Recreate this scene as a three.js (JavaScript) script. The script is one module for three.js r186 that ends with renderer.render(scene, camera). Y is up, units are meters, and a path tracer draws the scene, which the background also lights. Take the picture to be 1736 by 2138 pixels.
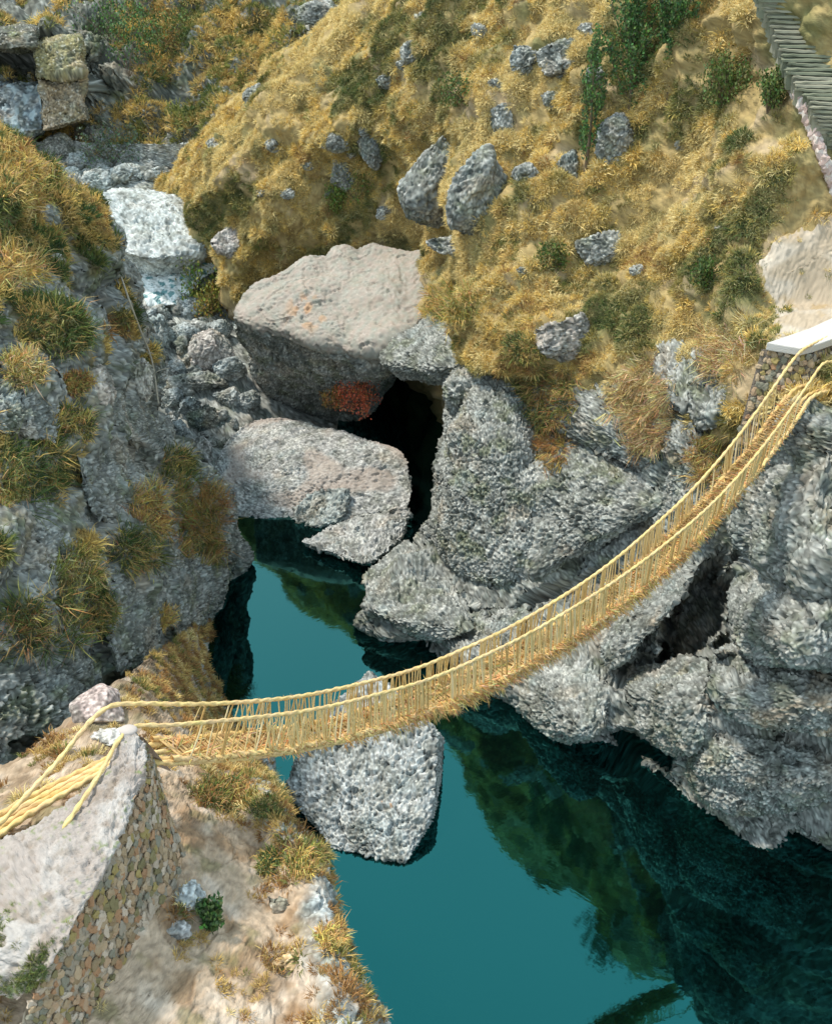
import * as THREE from 'three';
import { mergeGeometries, mergeVertices } from 'three/addons/utils/BufferGeometryUtils.js';
import { ConvexHull } from 'three/addons/math/ConvexHull.js';
import { createNoise3D } from 'simplex-noise';
import { MeshBVH } from 'three-mesh-bvh';

// ------------------------------------------------------------------ camera, sky, sun, exposure
const EYE = 26, PITCH = THREE.MathUtils.degToRad(32);
const scene = new THREE.Scene();
const camera = new THREE.PerspectiveCamera(50, 831 / 1024, 0.3, 900);
camera.position.set(0, EYE, 0);
camera.rotation.set(-PITCH, 0, 0);
camera.updateMatrixWorld(true);

const renderer = new THREE.WebGLRenderer({ antialias: true });
renderer.setSize(831, 1024);
renderer.shadowMap.enabled = true;
renderer.toneMapping = THREE.LinearToneMapping;
renderer.toneMappingExposure = 1.2;

let seed = 7;
const rnd = () => { seed = (seed + 0x6d2b79f5) | 0; let t = Math.imul(seed ^ (seed >>> 15), 1 | seed); t = (t + Math.imul(t ^ (t >>> 7), 61 | t)) ^ t; return ((t ^ (t >>> 14)) >>> 0) / 4294967296; };
const rr = (a, b) => a + (b - a) * rnd();
const n3 = createNoise3D(rnd), n3b = createNoise3D(rnd);
const V = (x, y, z) => new THREE.Vector3(x, y, z);
const clamp = (x, a = 0, b = 1) => Math.min(b, Math.max(a, x));
const lerp = (a, b, t) => a + (b - a) * t;
const sstep = (a, b, x) => { const t = clamp((x - a) / (b - a)); return t * t * (3 - 2 * t); };
const fbm = (x, y, z, o = 4) => { let s = 0, a = 0.5; for (let i = 0; i < o; i++) { s += a * n3(x, y, z); x *= 2.03; y *= 2.03; z *= 2.03; a *= 0.5; } return s; };

{ // bright, thinly clouded sky
  const w = 512, h = 256, d = new Float32Array(w * h * 4);
  for (let j = 0; j < h; j++) for (let i = 0; i < w; i++) {
    const el = ((j + 0.5) / h - 0.5) * Math.PI, az = (i + 0.5) / w * 2 * Math.PI, c = Math.cos(el), s = Math.sin(el);
    const cl = fbm(c * Math.cos(az) * 1.3, s * 2.2, c * Math.sin(az) * 1.3 + 5, 4);
    const up = clamp(s), k = (s > 0 ? lerp(1.6, 0.78, Math.pow(up, 0.6)) : 0.25) * (1 + 0.1 * cl);
    const o = (j * w + i) * 4;
    d[o] = k * lerp(0.86, 0.72, up); d[o + 1] = k * lerp(0.98, 0.94, up); d[o + 2] = k * lerp(1.04, 1.08, up); d[o + 3] = 1;
  }
  const t = new THREE.DataTexture(d, w, h, THREE.RGBAFormat, THREE.FloatType);
  t.mapping = THREE.EquirectangularReflectionMapping; t.magFilter = THREE.LinearFilter; t.needsUpdate = true;
  scene.background = t; scene.environment = t;
}
const sun = new THREE.DirectionalLight(new THREE.Color(1, 0.9, 0.76), 3.3);
sun.position.set(-34, 74, -46); sun.target.position.set(0, 5, -40);
sun.castShadow = true; sun.shadow.radius = 12; sun.shadow.mapSize.set(2048, 2048);
Object.assign(sun.shadow.camera, { left: -70, right: 70, top: 70, bottom: -70, near: 1, far: 260 });
scene.add(sun, sun.target);

// ------------------------------------------------------------------ survey helpers
// a bearing taken from the camera's station, in units where the picture is 1736 x 2138, meets height h (H) or ground distance d (Z)
const F = 1069 / Math.tan(THREE.MathUtils.degToRad(25));
const bearing = (px, py) => { const x = (px - 868) / F, y = (1069 - py) / F; return V(x, -Math.sin(PITCH) + y * Math.cos(PITCH), -Math.cos(PITCH) - y * Math.sin(PITCH)); };
const H = (px, py, h) => { const b = bearing(px, py); return b.multiplyScalar((h - EYE) / b.y).add(V(0, EYE, 0)); };
const Z = (px, py, d) => { const b = bearing(px, py); return b.multiplyScalar(-d / b.z).add(V(0, EYE, 0)); };
const mPerPx = (p) => { const d = p.clone().sub(camera.position); return (-d.y * Math.sin(PITCH) - d.z * Math.cos(PITCH)) / F; };

// ------------------------------------------------------------------ naming
const used = {};
const numbered = (n) => { const k = used[n] = (used[n] ?? -1) + 1; return k ? n + '_' + String(k).padStart(3, '0') : n; };
function tag(o, label, category, group, kind) { if (label) o.userData.label = label; if (category) o.userData.category = category; if (group) o.userData.group = group; if (kind) o.userData.kind = kind; return o; }
function add(o, name, label, category, group, kind) { o.name = numbered(name); tag(o, label, category, group, kind); scene.add(o); o.traverse((m) => { m.castShadow = m.receiveShadow = true; }); return o; }
function thing(name, label, category, group) { const g = new THREE.Group(); return add(g, name, label, category, group); }
function part(parent, name, geo, mat, label, kind) { const m = new THREE.Mesh(geo, mat); m.name = name; if (label) m.userData.label = label; if (kind) m.userData.kind = kind; m.castShadow = m.receiveShadow = true; parent.add(m); return m; }

// ------------------------------------------------------------------ materials
function noiseTexture(size, f, seedOff, contrast = 1) {
  const d = new Uint8Array(size * size * 4);
  for (let j = 0; j < size; j++) for (let i = 0; i < size; i++) {
    const a = i / size * 2 * Math.PI, b = j / size * 2 * Math.PI; let s = 0, am = 0.5, fr = f;
    for (let o = 0; o < 4; o++) { s += am * n3(Math.cos(a) * fr + seedOff, Math.sin(a) * fr + Math.cos(b) * fr * 1.3, Math.sin(b) * fr * 1.3 + seedOff); fr *= 2.1; am *= 0.55; }
    const v = clamp(0.5 + 0.5 * s * contrast) * 255, o = (j * size + i) * 4; d[o] = d[o + 1] = d[o + 2] = v; d[o + 3] = 255;
  }
  const t = new THREE.DataTexture(d, size, size); t.wrapS = t.wrapT = THREE.RepeatWrapping; t.magFilter = THREE.LinearFilter; t.needsUpdate = true; return t;
}
const grain = noiseTexture(512, 3.2, 4, 1.3);
const matRock = new THREE.MeshStandardMaterial({ vertexColors: true, roughness: 0.94 });
const matEarth = new THREE.MeshStandardMaterial({ vertexColors: true, roughness: 1, bumpMap: grain, bumpScale: 0.012 });
const C = (r, g, b) => new THREE.Color().setRGB(r, g, b);
const std = (r, g, b, rough = 0.95, o = {}) => new THREE.MeshStandardMaterial({ color: C(r, g, b), roughness: rough, ...o });

// ------------------------------------------------------------------ rock and soil recipes (world-space noise)
function worley(x, y, z) {
  const X = Math.floor(x), Y = Math.floor(y), Zf = Math.floor(z); let m = 9, m2 = 9;
  for (let i = -1; i < 2; i++) for (let j = -1; j < 2; j++) for (let k = -1; k < 2; k++) {
    const a = X + i, b = Y + j, c = Zf + k; let h = Math.imul(a, 374761393) ^ Math.imul(b, 668265263) ^ Math.imul(c, 2147483647 - 1013); h = Math.imul(h ^ (h >>> 13), 1274126177); h ^= h >>> 16;
    const dx = a + (h & 255) / 255 - x, dy = b + ((h >>> 8) & 255) / 255 - y, dz = c + ((h >>> 16) & 255) / 255 - z, d = dx * dx + dy * dy + dz * dz;
    if (d < m) { m2 = m; m = d; } else if (d < m2) m2 = d;
  }
  return [Math.sqrt(m), Math.sqrt(m2)];
}
const dents = []; // hollows, caves and cracks: segment a-b, radius, depth
const dent = (a, b, r, depth, sharp = 0.6) => dents.push({ a, b, r, depth, sharp });
const deepAt = (p) => dents.some((q) => q.depth > 2 && q.a.distanceTo(p) + q.b.distanceTo(p) < q.a.distanceTo(q.b) + 2.6 * q.r);
const CAVE = V(0.27, -0.66, -0.85).normalize();     // the run of the deep cave
const _ab = V(), _ap = V();
function dented(p) {
  let s = 0;
  for (const q of dents) {
    _ab.subVectors(q.b, q.a); _ap.subVectors(p, q.a);
    const t = clamp(_ap.dot(_ab) / Math.max(_ab.lengthSq(), 1e-6)), d = _ap.addScaledVector(_ab, -t).length();
    if (d < q.r * 1.3) s = Math.max(s, q.depth * (1 - sstep(q.r * q.sharp, q.r, d + 0.25 * q.r * n3(p.x * 1.1, p.y * 1.1, p.z * 1.1))));
  }
  return s;
}
const warp = (x, y, z) => [x + 0.5 * n3(x * 0.5, y * 0.5, z * 0.5 + 60), y + 0.35 * n3(x * 0.6, y * 0.6 + 60, z * 0.6)];
const rockForm = (k = 1, big = 1) => (p) => { // rounded bulges, soft beds and a few open joints
  const { x, y, z } = p, [wx, wy] = warp(x, y, z);
  const lump = Math.abs(n3(x * 0.26, y * 0.32, z * 0.26 + 3)), lump2 = Math.abs(n3(wx * 0.62 + 9, wy * 0.75, z * 0.62));
  const bed = y * 0.75 + x * 0.18 + 1.3 * n3(x * 0.1, y * 0.1, z * 0.1), fr = bed - Math.floor(bed), id = Math.floor(bed);
  const ledge = (sstep(0, 0.75, fr) * sstep(1, 0.8, fr) - 0.5) * clamp(0.15 + 1.1 * n3(id * 1.7, x * 0.12, z * 0.12));
  const crack = 1 - Math.abs(n3(wx * 0.36 + 20, wy * 0.5, z * 0.36));
  return k * (big * (0.7 * n3(x * 0.14, y * 0.16, z * 0.14) + 1.0 * (lump - 0.3)) + 0.14 * (lump2 - 0.3) + 0.22 * ledge - 0.3 * sstep(0.955, 1, crack));
};
const rockSkin = (k = 1) => (p) => { // pits, pebbles and grit of the conglomerate
  const { x, y, z } = p, w = worley(x * 2.9, y * 3.5, z * 2.9), cg = sstep(0, 0.5, n3(x * 0.25 + 7, y * 0.3, z * 0.25));
  const r1 = 1 - Math.abs(n3(x * 1.9, y * 2.6, z * 1.9)), r2 = 1 - Math.abs(n3b(x * 4.1, y * 5, z * 4.1));
  const cx = x + 0.35 * n3b(x * 0.9, y * 0.9, z * 0.9), cy = y + 0.35 * n3b(x * 0.9 + 9, y * 0.9, z * 0.9), ck = sstep(0.962, 1, 1 - Math.abs(n3(cx * 0.5 + 3, cy * 0.62, z * 0.5))) + 0.7 * sstep(0.965, 1, 1 - Math.abs(n3(cx * 0.25 + 30, cy * 1.2, z * 0.25)));
  return k * (0.045 * cg * sstep(0, 0.35, w[1] - w[0]) - 0.2 * ck - 0.05 * r1 * r1 * r1 - 0.035 * r2 * r2 + 0.05 * n3b(x * 7, y * 8, z * 7) + 0.034 * n3(x * 14, y * 14, z * 14) - 0.13 * sstep(0.6, 0.78, n3(x * 1.5, y * 2 + 31, z * 1.5)) - 0.09 * sstep(0.5, 0.7, n3(x * 3.7, y * 4.4 + 31, z * 3.7)));
};
const mix3 = (c, d, t) => { c[0] += (d[0] - c[0]) * t; c[1] += (d[1] - c[1]) * t; c[2] += (d[2] - c[2]) * t; };
const GREY = [0.225, 0.24, 0.23], PALE = [0.43, 0.445, 0.43], DARK = [0.06, 0.075, 0.065], MOSS = [0.11, 0.13, 0.06], BUFF = [0.36, 0.29, 0.21], BLUE = [0.2, 0.26, 0.27], RUST = [0.4, 0.22, 0.1];
function rockColor(p, o = {}) {
  const { x, y, z } = p, c = [...(o.base ?? GREY)];
  mix3(c, PALE, (o.pale ?? 0.5) * sstep(-0.1, 0.6, fbm(x * 0.7, y * 0.7, z * 0.7 + 40, 3)));
  mix3(c, DARK, (o.dark ?? 0.6) * sstep(0.05, 0.5, fbm(x * 0.9 + 70, y * 0.6, z * 0.9, 4)));
  mix3(c, MOSS, (o.moss ?? 0.45) * sstep(0.05, 0.45, fbm(x * 0.55, y * 0.8 + 90, z * 0.55, 4)));
  mix3(c, BUFF, (o.buff ?? 0.35) * sstep(0.15, 0.5, fbm(x * 0.4 + 33, y * 0.5, z * 0.4, 3)));
  mix3(c, BLUE, (o.blue ?? 0.3) * sstep(0.1, 0.5, fbm(x * 0.6 - 33, y * 0.3, z * 0.6, 3)));
  mix3(c, [0.1, 0.11, 0.095], (o.stain ?? 0.55) * sstep(0.2, 0.6, n3(x * 1.1 + 13, y * 0.14, z * 1.1) + 0.3 * n3(x * 3, y * 0.6, z * 3)));      // run-off stains
  const sp = n3(x * 3.1, y * 3.8, z * 3.1), sp2 = n3b(x * 7, y * 8, z * 7), sp3 = n3b(x * 14, y * 14, z * 14), q = o.mottle ?? 1;
  const m = Math.exp(q * (0.36 * sp + 0.68 * sp2 + 0.5 * sp3)); c[0] *= m; c[1] *= m; c[2] *= m;
  if (sp2 > 0.62 && sp > 0) mix3(c, [0.62, 0.63, 0.6], 0.6);            // lichen spots
  return c;
}

// ------------------------------------------------------------------ a sheet of ground: smooth control net + relief
const cr = (a, b, c, d, t, o) => { const t2 = t * t, t3 = t2 * t, w0 = -0.5 * t3 + t2 - 0.5 * t, w1 = 1.5 * t3 - 2.5 * t2 + 1, w2 = -1.5 * t3 + 2 * t2 + 0.5 * t, w3 = 0.5 * t3 - 0.5 * t2; return o.set(a.x * w0 + b.x * w1 + c.x * w2 + d.x * w3, a.y * w0 + b.y * w1 + c.y * w2 + d.y * w3, a.z * w0 + b.z * w1 + c.z * w2 + d.z * w3); };
function curve(list, t, o) {
  const n = list.length - 1, f = clamp(t) * n, i = Math.min(Math.floor(f), n - 1), u = f - i, g = (k) => (k < 0 ? list[0].clone().multiplyScalar(2).sub(list[1]) : k > n ? list[n].clone().multiplyScalar(2).sub(list[n - 1]) : list[k]);
  return cr(g(i - 1), list[i], list[i + 1], g(i + 2), u, o ?? V());
}
function grid(rows, nu, nv) { // rows: arrays of points; u runs along a row, v from row to row
  const across = rows.map((r) => Array.from({ length: nu + 1 }, (_, i) => curve(r, i / nu)));
  const out = [];
  for (let j = 0; j <= nv; j++) out.push(null);
  const cols = Array.from({ length: nu + 1 }, (_, i) => across.map((r) => r[i]));
  for (let j = 0; j <= nv; j++) out[j] = cols.map((c) => curve(c, j / nv));
  return out;
}
const _q = V();
function sheet(rows, nu, nv, { disp, skin, color, out = null, hollow = null, settle = null }) {
  const P = grid(rows, nu, nv), W = nu + 1, pos = new Float32Array(W * (nv + 1) * 3), col = new Float32Array(pos.length), uv = new Float32Array(W * (nv + 1) * 2), idx = [];
  const a = V(), b = V(), nrm = V(), cen = V(); let flip = 1;
  const N = (Q, i, j) => { a.subVectors(Q[j][Math.min(i + 1, nu)], Q[j][Math.max(i - 1, 0)]); b.subVectors(Q[Math.min(j + 1, nv)][i], Q[Math.max(j - 1, 0)][i]); return nrm.crossVectors(a, b).normalize(); };
  { let s = 0; for (let k = 0; k < 60; k++) { const i = Math.floor(rnd() * nu), j = Math.floor(rnd() * nv); N(P, i, j); s += out ? nrm.dot(out) : nrm.dot(cen.subVectors(camera.position, P[j][i]).normalize()); } flip = s < 0 ? -1 : 1; }
  const Q = P.map((row, j) => row.map((p, i) => { // large forms first
    N(P, i, j).multiplyScalar(flip); const q = p.clone();
    if (hollow) { const hd = hollow(p); if (hd > 0 && deepAt(p)) q.addScaledVector(CAVE, hd); else if (hd > 0) { const hl = Math.hypot(nrm.x, nrm.z) || 1; q.x -= nrm.x / hl * hd * 0.85; q.z -= nrm.z / hl * hd * 0.85; q.y -= 0.5 * hd; } }   // hollows run back and down into the rock
    const hk = hollow ? 1 - 0.7 * sstep(0.1, 0.8, hollow(p)) : 1; q.addScaledVector(nrm, disp ? hk * disp(q, i / nu, j / nv, nrm) : 0); if (settle) settle(q, i / nu, j / nv); return q;
  }));
  let uu = 0, vv = 0; const mi = nu >> 1, mj = nv >> 1;
  for (let j = 0; j <= nv; j++) {
    if (j) vv += P[j][mi].distanceTo(P[j - 1][mi]);
    uu = 0;
    for (let i = 0; i <= nu; i++) {
      if (i) uu += P[mj][i].distanceTo(P[mj][i - 1]);
      const k = j * W + i; _q.copy(Q[j][i]);
      if (skin) { N(Q, i, j).multiplyScalar(flip); _q.addScaledVector(nrm, skin(_q, i / nu, j / nv)); }   // then the skin, along the new slope
      pos[k * 3] = _q.x; pos[k * 3 + 1] = _q.y; pos[k * 3 + 2] = _q.z;
      const c = color(_q, i / nu, j / nv); col[k * 3] = clamp(c[0], 0.01, 0.9); col[k * 3 + 1] = clamp(c[1], 0.01, 0.9); col[k * 3 + 2] = clamp(c[2], 0.01, 0.9);
      uv[k * 2] = uu / 2.2; uv[k * 2 + 1] = vv / 2.2;
      if (i < nu && j < nv) { const q = k + W; if (flip > 0) idx.push(k, k + 1, q, k + 1, q + 1, q); else idx.push(k, q, k + 1, k + 1, q, q + 1); }
    }
  }
  const g = new THREE.BufferGeometry();
  g.setAttribute('position', new THREE.BufferAttribute(pos, 3)); g.setAttribute('color', new THREE.BufferAttribute(col, 3)); g.setAttribute('uv', new THREE.BufferAttribute(uv, 2));
  g.setIndex(idx); g.computeVertexNormals();
  g.userData = { nu, nv };
  return g;
}
const bvhs = new Map();
const bvhOf = (g) => { if (!bvhs.has(g)) bvhs.set(g, new MeshBVH(g.clone())); return bvhs.get(g); };
function sightOn(px, py, geos) { // where a bearing first meets the ground
  const ray = new THREE.Ray(camera.position.clone(), bearing(px, py).normalize()); let best = null;
  for (const g of geos) { const h = bvhOf(g).raycastFirst(ray, THREE.DoubleSide); if (h && (!best || h.distance < best.distance)) best = h; }
  return best ? { p: best.point.clone(), n: best.face.normal.clone() } : null;
}
function dropOn(x, z, geos, top = 80) {
  const ray = new THREE.Ray(V(x, top, z), V(0, -1, 0)); let best = null;
  for (const g of geos) { const h = bvhOf(g).raycastFirst(ray, THREE.DoubleSide); if (h && (!best || h.distance < best.distance)) best = h; }
  return best ? best.point.y : null;
}

// ------------------------------------------------------------------ the lie of the land
const flat = { color: () => [0.3, 0.3, 0.3] };
const hillRows = [
  // each row runs from the stream side (left) to the stairway side (right); rows climb the slope
  [Z(300, 520, 69), Z(385, 480, 61), Z(460, 590, 57), Z(560, 760, 55.5), Z(850, 900, 60), Z(1010, 900, 42), Z(1250, 900, 39), Z(1450, 1000, 34), Z(1600, 900, 31), Z(1760, 860, 30), Z(2100, 860, 29)],
  [Z(300, 450, 68), Z(375, 400, 60), Z(450, 500, 56), Z(530, 630, 54.5), Z(830, 600, 53), Z(1000, 750, 37.9), Z(1250, 800, 35.0), Z(1450, 920, 30.6), Z(1600, 800, 28.7), Z(1760, 760, 27.8), Z(2100, 760, 26.9)],
  [Z(360, 380, 68), Z(430, 325, 58), Z(545, 405, 53.5), Z(650, 480, 53.5), Z(892, 500, 50), Z(1000, 600, 40.2), Z(1240, 620, 37.8), Z(1430, 660, 34.3), Z(1585, 640, 31.1), Z(1750, 620, 30.3), Z(2100, 600, 29.4)],
  [Z(440, 290, 67), Z(520, 245, 56.5), Z(645, 295, 53), Z(745, 375, 52), Z(905, 380, 48.5), Z(1020, 420, 42.6), Z(1240, 430, 40.5), Z(1430, 440, 37.3), Z(1590, 450, 34.0), Z(1740, 440, 33.5), Z(2100, 420, 31.7)],
  [Z(560, 160, 65), Z(640, 135, 55), Z(765, 175, 51.5), Z(855, 215, 49), Z(960, 220, 47), Z(1050, 230, 44.9), Z(1240, 230, 42.7), Z(1430, 230, 39.5), Z(1590, 220, 35.9), Z(1740, 210, 34.6), Z(2100, 200, 33.5)],
  [Z(720, 0, 65), Z(785, -15, 55.5), Z(880, 0, 51), Z(960, 0, 49.5), Z(1020, 0, 48.5), Z(1080, 0, 46.8), Z(1240, 0, 44.9), Z(1430, 0, 41.5), Z(1590, 0, 37.4), Z(1740, 0, 35.4), Z(2100, 0, 35.1)],
  [Z(880, -300, 65), Z(960, -330, 56), Z(1020, -330, 53), Z(1060, -330, 51.5), Z(1100, -330, 50.5), Z(1150, -330, 48.8), Z(1260, -330, 47.0), Z(1430, -330, 43.5), Z(1590, -330, 39.2), Z(1740, -330, 37.0), Z(2100, -330, 36.7)],
  [Z(1080, -760, 66), Z(1090, -800, 60), Z(1100, -820, 58), Z(1120, -830, 56), Z(1150, -840, 54.5), Z(1190, -840, 53.5), Z(1290, -850, 52), Z(1430, -860, 50.5), Z(1590, -870, 49.5), Z(1740, -880, 49), Z(2100, -900, 48)],
  [Z(1180, -1400, 74), Z(1190, -1450, 72), Z(1200, -1460, 70), Z(1210, -1480, 66), Z(1230, -1490, 63), Z(1260, -1500, 61), Z(1330, -1500, 58), Z(1450, -1520, 56), Z(1600, -1540, 55), Z(1750, -1560, 54), Z(2100, -1600, 53)],
];
const cliffRows = [
  // foot (under water) to top; left end wraps into the cleft beside the big boulder, right end runs on past the frame
  [Z(930, 1190, 45), H(745, 1310, -0.8), H(880, 1395, -0.8), H(1040, 1480, -0.8), H(1180, 1585, -0.8), H(1310, 1640, -0.8), H(1450, 1745, -0.8), H(1600, 1800, -0.8), H(1740, 1830, -0.8), V(16, -0.8, -18), V(20, -0.8, -8)],
  [Z(940, 1170, 45), H(748, 1245, 0.9), H(885, 1300, 1.3), H(1050, 1370, 1.5), H(1190, 1470, 1.6), H(1330, 1530, 1.4), H(1460, 1620, 1.56), H(1600, 1670, 1.50), H(1740, 1700, 1.64), V(15.2, 1.2, -18.5), V(19, 1.2, -8)],
  [Z(960, 1120, 45.2), Z(868, 1130, 36.6), Z(940, 1165, 34.5), Z(1080, 1215, 32.7), Z(1230, 1270, 30.7), Z(1340, 1310, 28.9), H(1470, 1410, 4.77), H(1610, 1450, 5.10), H(1745, 1460, 5.98), V(15.2, 5, -20), V(18.5, 5, -8)],
  [Z(965, 1010, 45.4), Z(902, 1010, 37.4), Z(965, 1020, 35.9), Z(1100, 1050, 34.4), Z(1250, 1085, 32.6), Z(1370, 1125, 30.6), Z(1490, 1180, 28.4), H(1620, 1210, 8.02), H(1745, 1210, 9.33), V(14.8, 9, -22), V(18, 9.5, -8)],
  [Z(970, 870, 45.6), Z(922, 870, 38.8), Z(980, 870, 37.5), Z(1120, 900, 35.8), Z(1260, 935, 33.7), Z(1400, 1000, 31.2), Z(1510, 1030, 28.9), Z(1640, 1010, 26.6), Z(1750, 1000, 24.9), V(14.6, 12, -24), V(18, 13, -8)],
  [Z(975, 765, 46), Z(940, 775, 39.6), Z(1000, 755, 38.3), Z(1130, 775, 36.8), Z(1260, 800, 34.7), Z(1430, 905, 31.7), Z(1535, 930, 29.5), Z(1640, 890, 27.6), Z(1755, 880, 25.8), V(14.6, 15.5, -24), V(18, 17, -8)],
  [Z(985, 735, 47), Z(950, 738, 41.5), Z(1010, 720, 40), Z(1130, 735, 38.3), Z(1260, 755, 36.3), Z(1440, 840, 33.4), Z(1540, 850, 31.4), Z(1640, 800, 29.2), Z(1755, 800, 27.5), V(16.5, 17, -26), V(22, 20, -8)],
];
const leftRows = [
  [H(-420, 1950, 8), Z(-150, 1730, 16), Z(0, 1640, 17.8), Z(235, 1490, 21.4), Z(375, 1375, 27.5), H(455, 1310, -0.6), H(505, 1195, -0.6), Z(495, 1140, 43)],
  [Z(-420, 1450, 17), Z(-160, 1350, 19), Z(0, 1320, 20.4), Z(205, 1240, 23.4), Z(335, 1190, 28.4), Z(430, 1155, 33.8), Z(487, 1105, 37), Z(472, 1080, 44)],
  [Z(-420, 1050, 20), Z(-170, 1020, 21.8), Z(0, 1000, 23), Z(170, 965, 25.7), Z(280, 975, 29.8), Z(372, 990, 34.4), Z(425, 985, 37.4), Z(405, 985, 45)],
  [Z(-420, 700, 23), Z(-170, 700, 24.4), Z(0, 700, 25.6), Z(145, 720, 28), Z(230, 770, 31.4), Z(300, 830, 35), Z(335, 860, 38.6), Z(315, 870, 47)],
  [Z(-420, 470, 26), Z(-170, 490, 27), Z(0, 500, 28.2), Z(120, 520, 30.5), Z(200, 605, 33.6), Z(265, 670, 36.2), Z(296, 700, 40), Z(280, 705, 48)],
  [Z(-420, 270, 29.5), Z(-170, 310, 30.2), Z(0, 335, 31.2), Z(105, 388, 33.2), Z(188, 445, 36), Z(218, 490, 38.2), Z(226, 520, 42), Z(215, 530, 50)],
  [Z(-420, 280, 46), Z(-170, 330, 46), Z(0, 350, 46), Z(100, 402, 46), Z(180, 458, 47), Z(208, 505, 48), Z(214, 535, 50), Z(205, 560, 54)],
];
const bankRows = [
  [H(-500, 1750, 11.82), H(-200, 1690, 11.67), H(0, 1590, 10.86), H(225, 1440, 9.96), H(365, 1335, 5.27), H(445, 1275, -0.40), H(490, 1245, -2.50)],
  [H(-500, 1800, 12.88), H(-200, 1750, 12.55), H(0, 1665, 11.91), H(225, 1510, 10.77), H(345, 1425, 7.66), H(445, 1385, -0.10), H(500, 1370, -2.50)],
  [H(-500, 1850, 13.04), H(-200, 1800, 12.88), H(20, 1715, 12.39), H(235, 1580, 11.34), H(385, 1520, 8.51), H(478, 1490, 0.00), H(540, 1470, -2.50)],
  [H(-500, 1900, 13.04), H(-200, 1850, 12.88), H(100, 1745, 12.39), H(300, 1645, 11.58), H(440, 1605, 9.96), H(545, 1615, 6.27), H(575, 1690, -2.50)],
  [H(-500, 1980, 12.88), H(-200, 1910, 12.63), H(150, 1810, 12.23), H(350, 1735, 11.74), H(480, 1695, 10.61), H(605, 1710, 9.53), H(610, 1860, -2.50)],
  [H(-500, 2080, 12.72), H(-200, 2010, 12.39), H(200, 1940, 11.98), H(390, 1835, 11.58), H(540, 1805, 10.69), H(692, 1850, 9.53), H(685, 2010, -2.50)],
  [H(-500, 2250, 12.39), H(-200, 2160, 12.14), H(200, 2090, 11.74), H(400, 1985, 11.34), H(570, 1955, 10.69), H(724, 2000, 9.63), H(712, 2160, -2.50)],
  [H(-500, 2600, 12.23), H(-200, 2450, 11.91), H(150, 2320, 11.74), H(400, 2210, 11.26), H(600, 2185, 10.69), H(780, 2175, 9.80), H(775, 2360, -2.50)],
  [H(-700, 3300, 12.23), H(-300, 3000, 11.91), H(100, 2850, 11.58), H(400, 2750, 11.10), H(650, 2700, 10.45), H(860, 2650, 9.44), H(880, 2850, -2.50)],
];
const gorgeRows = [
  [H(420, 1230, -2), H(560, 1230, -2), H(760, 1230, -2), H(1000, 1220, -2)],
  [H(360, 1080, -0.2), H(560, 1100, -0.3), H(760, 1100, -0.3), H(980, 1080, -0.6)],
  [H(330, 920, 1), H(500, 920, 0.9), H(760, 920, -1.2), H(1000, 900, -1.5)],
  [H(280, 740, 2.9), H(450, 740, 2.8), H(640, 740, 1.4), H(960, 740, -1)],
  [H(220, 590, 4.7), H(380, 580, 4.8), H(560, 590, 4.5), H(900, 620, 3)],
  [H(90, 430, 6.8), H(300, 430, 7), H(460, 420, 7.4), H(600, 420, 10)],
  [H(-120, 345, 8), H(130, 345, 8.3), H(330, 345, 8.6), H(480, 345, 10)],
  [H(-260, 295, 9), H(40, 295, 9.3), H(280, 300, 9.6), H(420, 300, 11)],
];
const farRows = [ // the valley side beyond the stream, top left
  [Z(-420, 330, 66), Z(-120, 318, 68), Z(0, 312, 69), Z(110, 318, 70), Z(200, 335, 70), Z(330, 350, 68), Z(430, 345, 66.5), Z(520, 320, 66)],
  [Z(-420, 260, 68), Z(-120, 255, 70), Z(0, 250, 72), Z(160, 250, 72.5), Z(200, 268, 72), Z(330, 270, 71), Z(440, 250, 69.5), Z(560, 230, 69)],
  [Z(-420, 130, 70), Z(-120, 120, 72), Z(0, 115, 73.5), Z(165, 105, 74), Z(195, 120, 74.5), Z(330, 170, 74), Z(460, 160, 73), Z(620, 130, 72)],
  [Z(-420, 60, 73), Z(-120, 55, 75), Z(0, 50, 76), Z(165, 45, 77), Z(230, 50, 78), Z(350, 70, 78), Z(500, 70, 77), Z(700, 40, 76)],
  [Z(-420, -60, 80), Z(-120, -60, 82), Z(0, -60, 83), Z(165, -60, 84), Z(260, -60, 84), Z(400, -60, 83), Z(560, -60, 82), Z(800, -80, 80)],
  [Z(-420, -400, 94), Z(-120, -400, 95), Z(0, -400, 95), Z(165, -400, 95), Z(260, -400, 95), Z(400, -400, 94), Z(560, -400, 93), Z(900, -400, 90)],
];
const smooth = { cliff: sheet(cliffRows, 60, 40, flat), left: sheet(leftRows, 40, 40, flat), hill: sheet(hillRows, 50, 40, flat), far: sheet(farRows, 40, 30, flat) };

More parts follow.
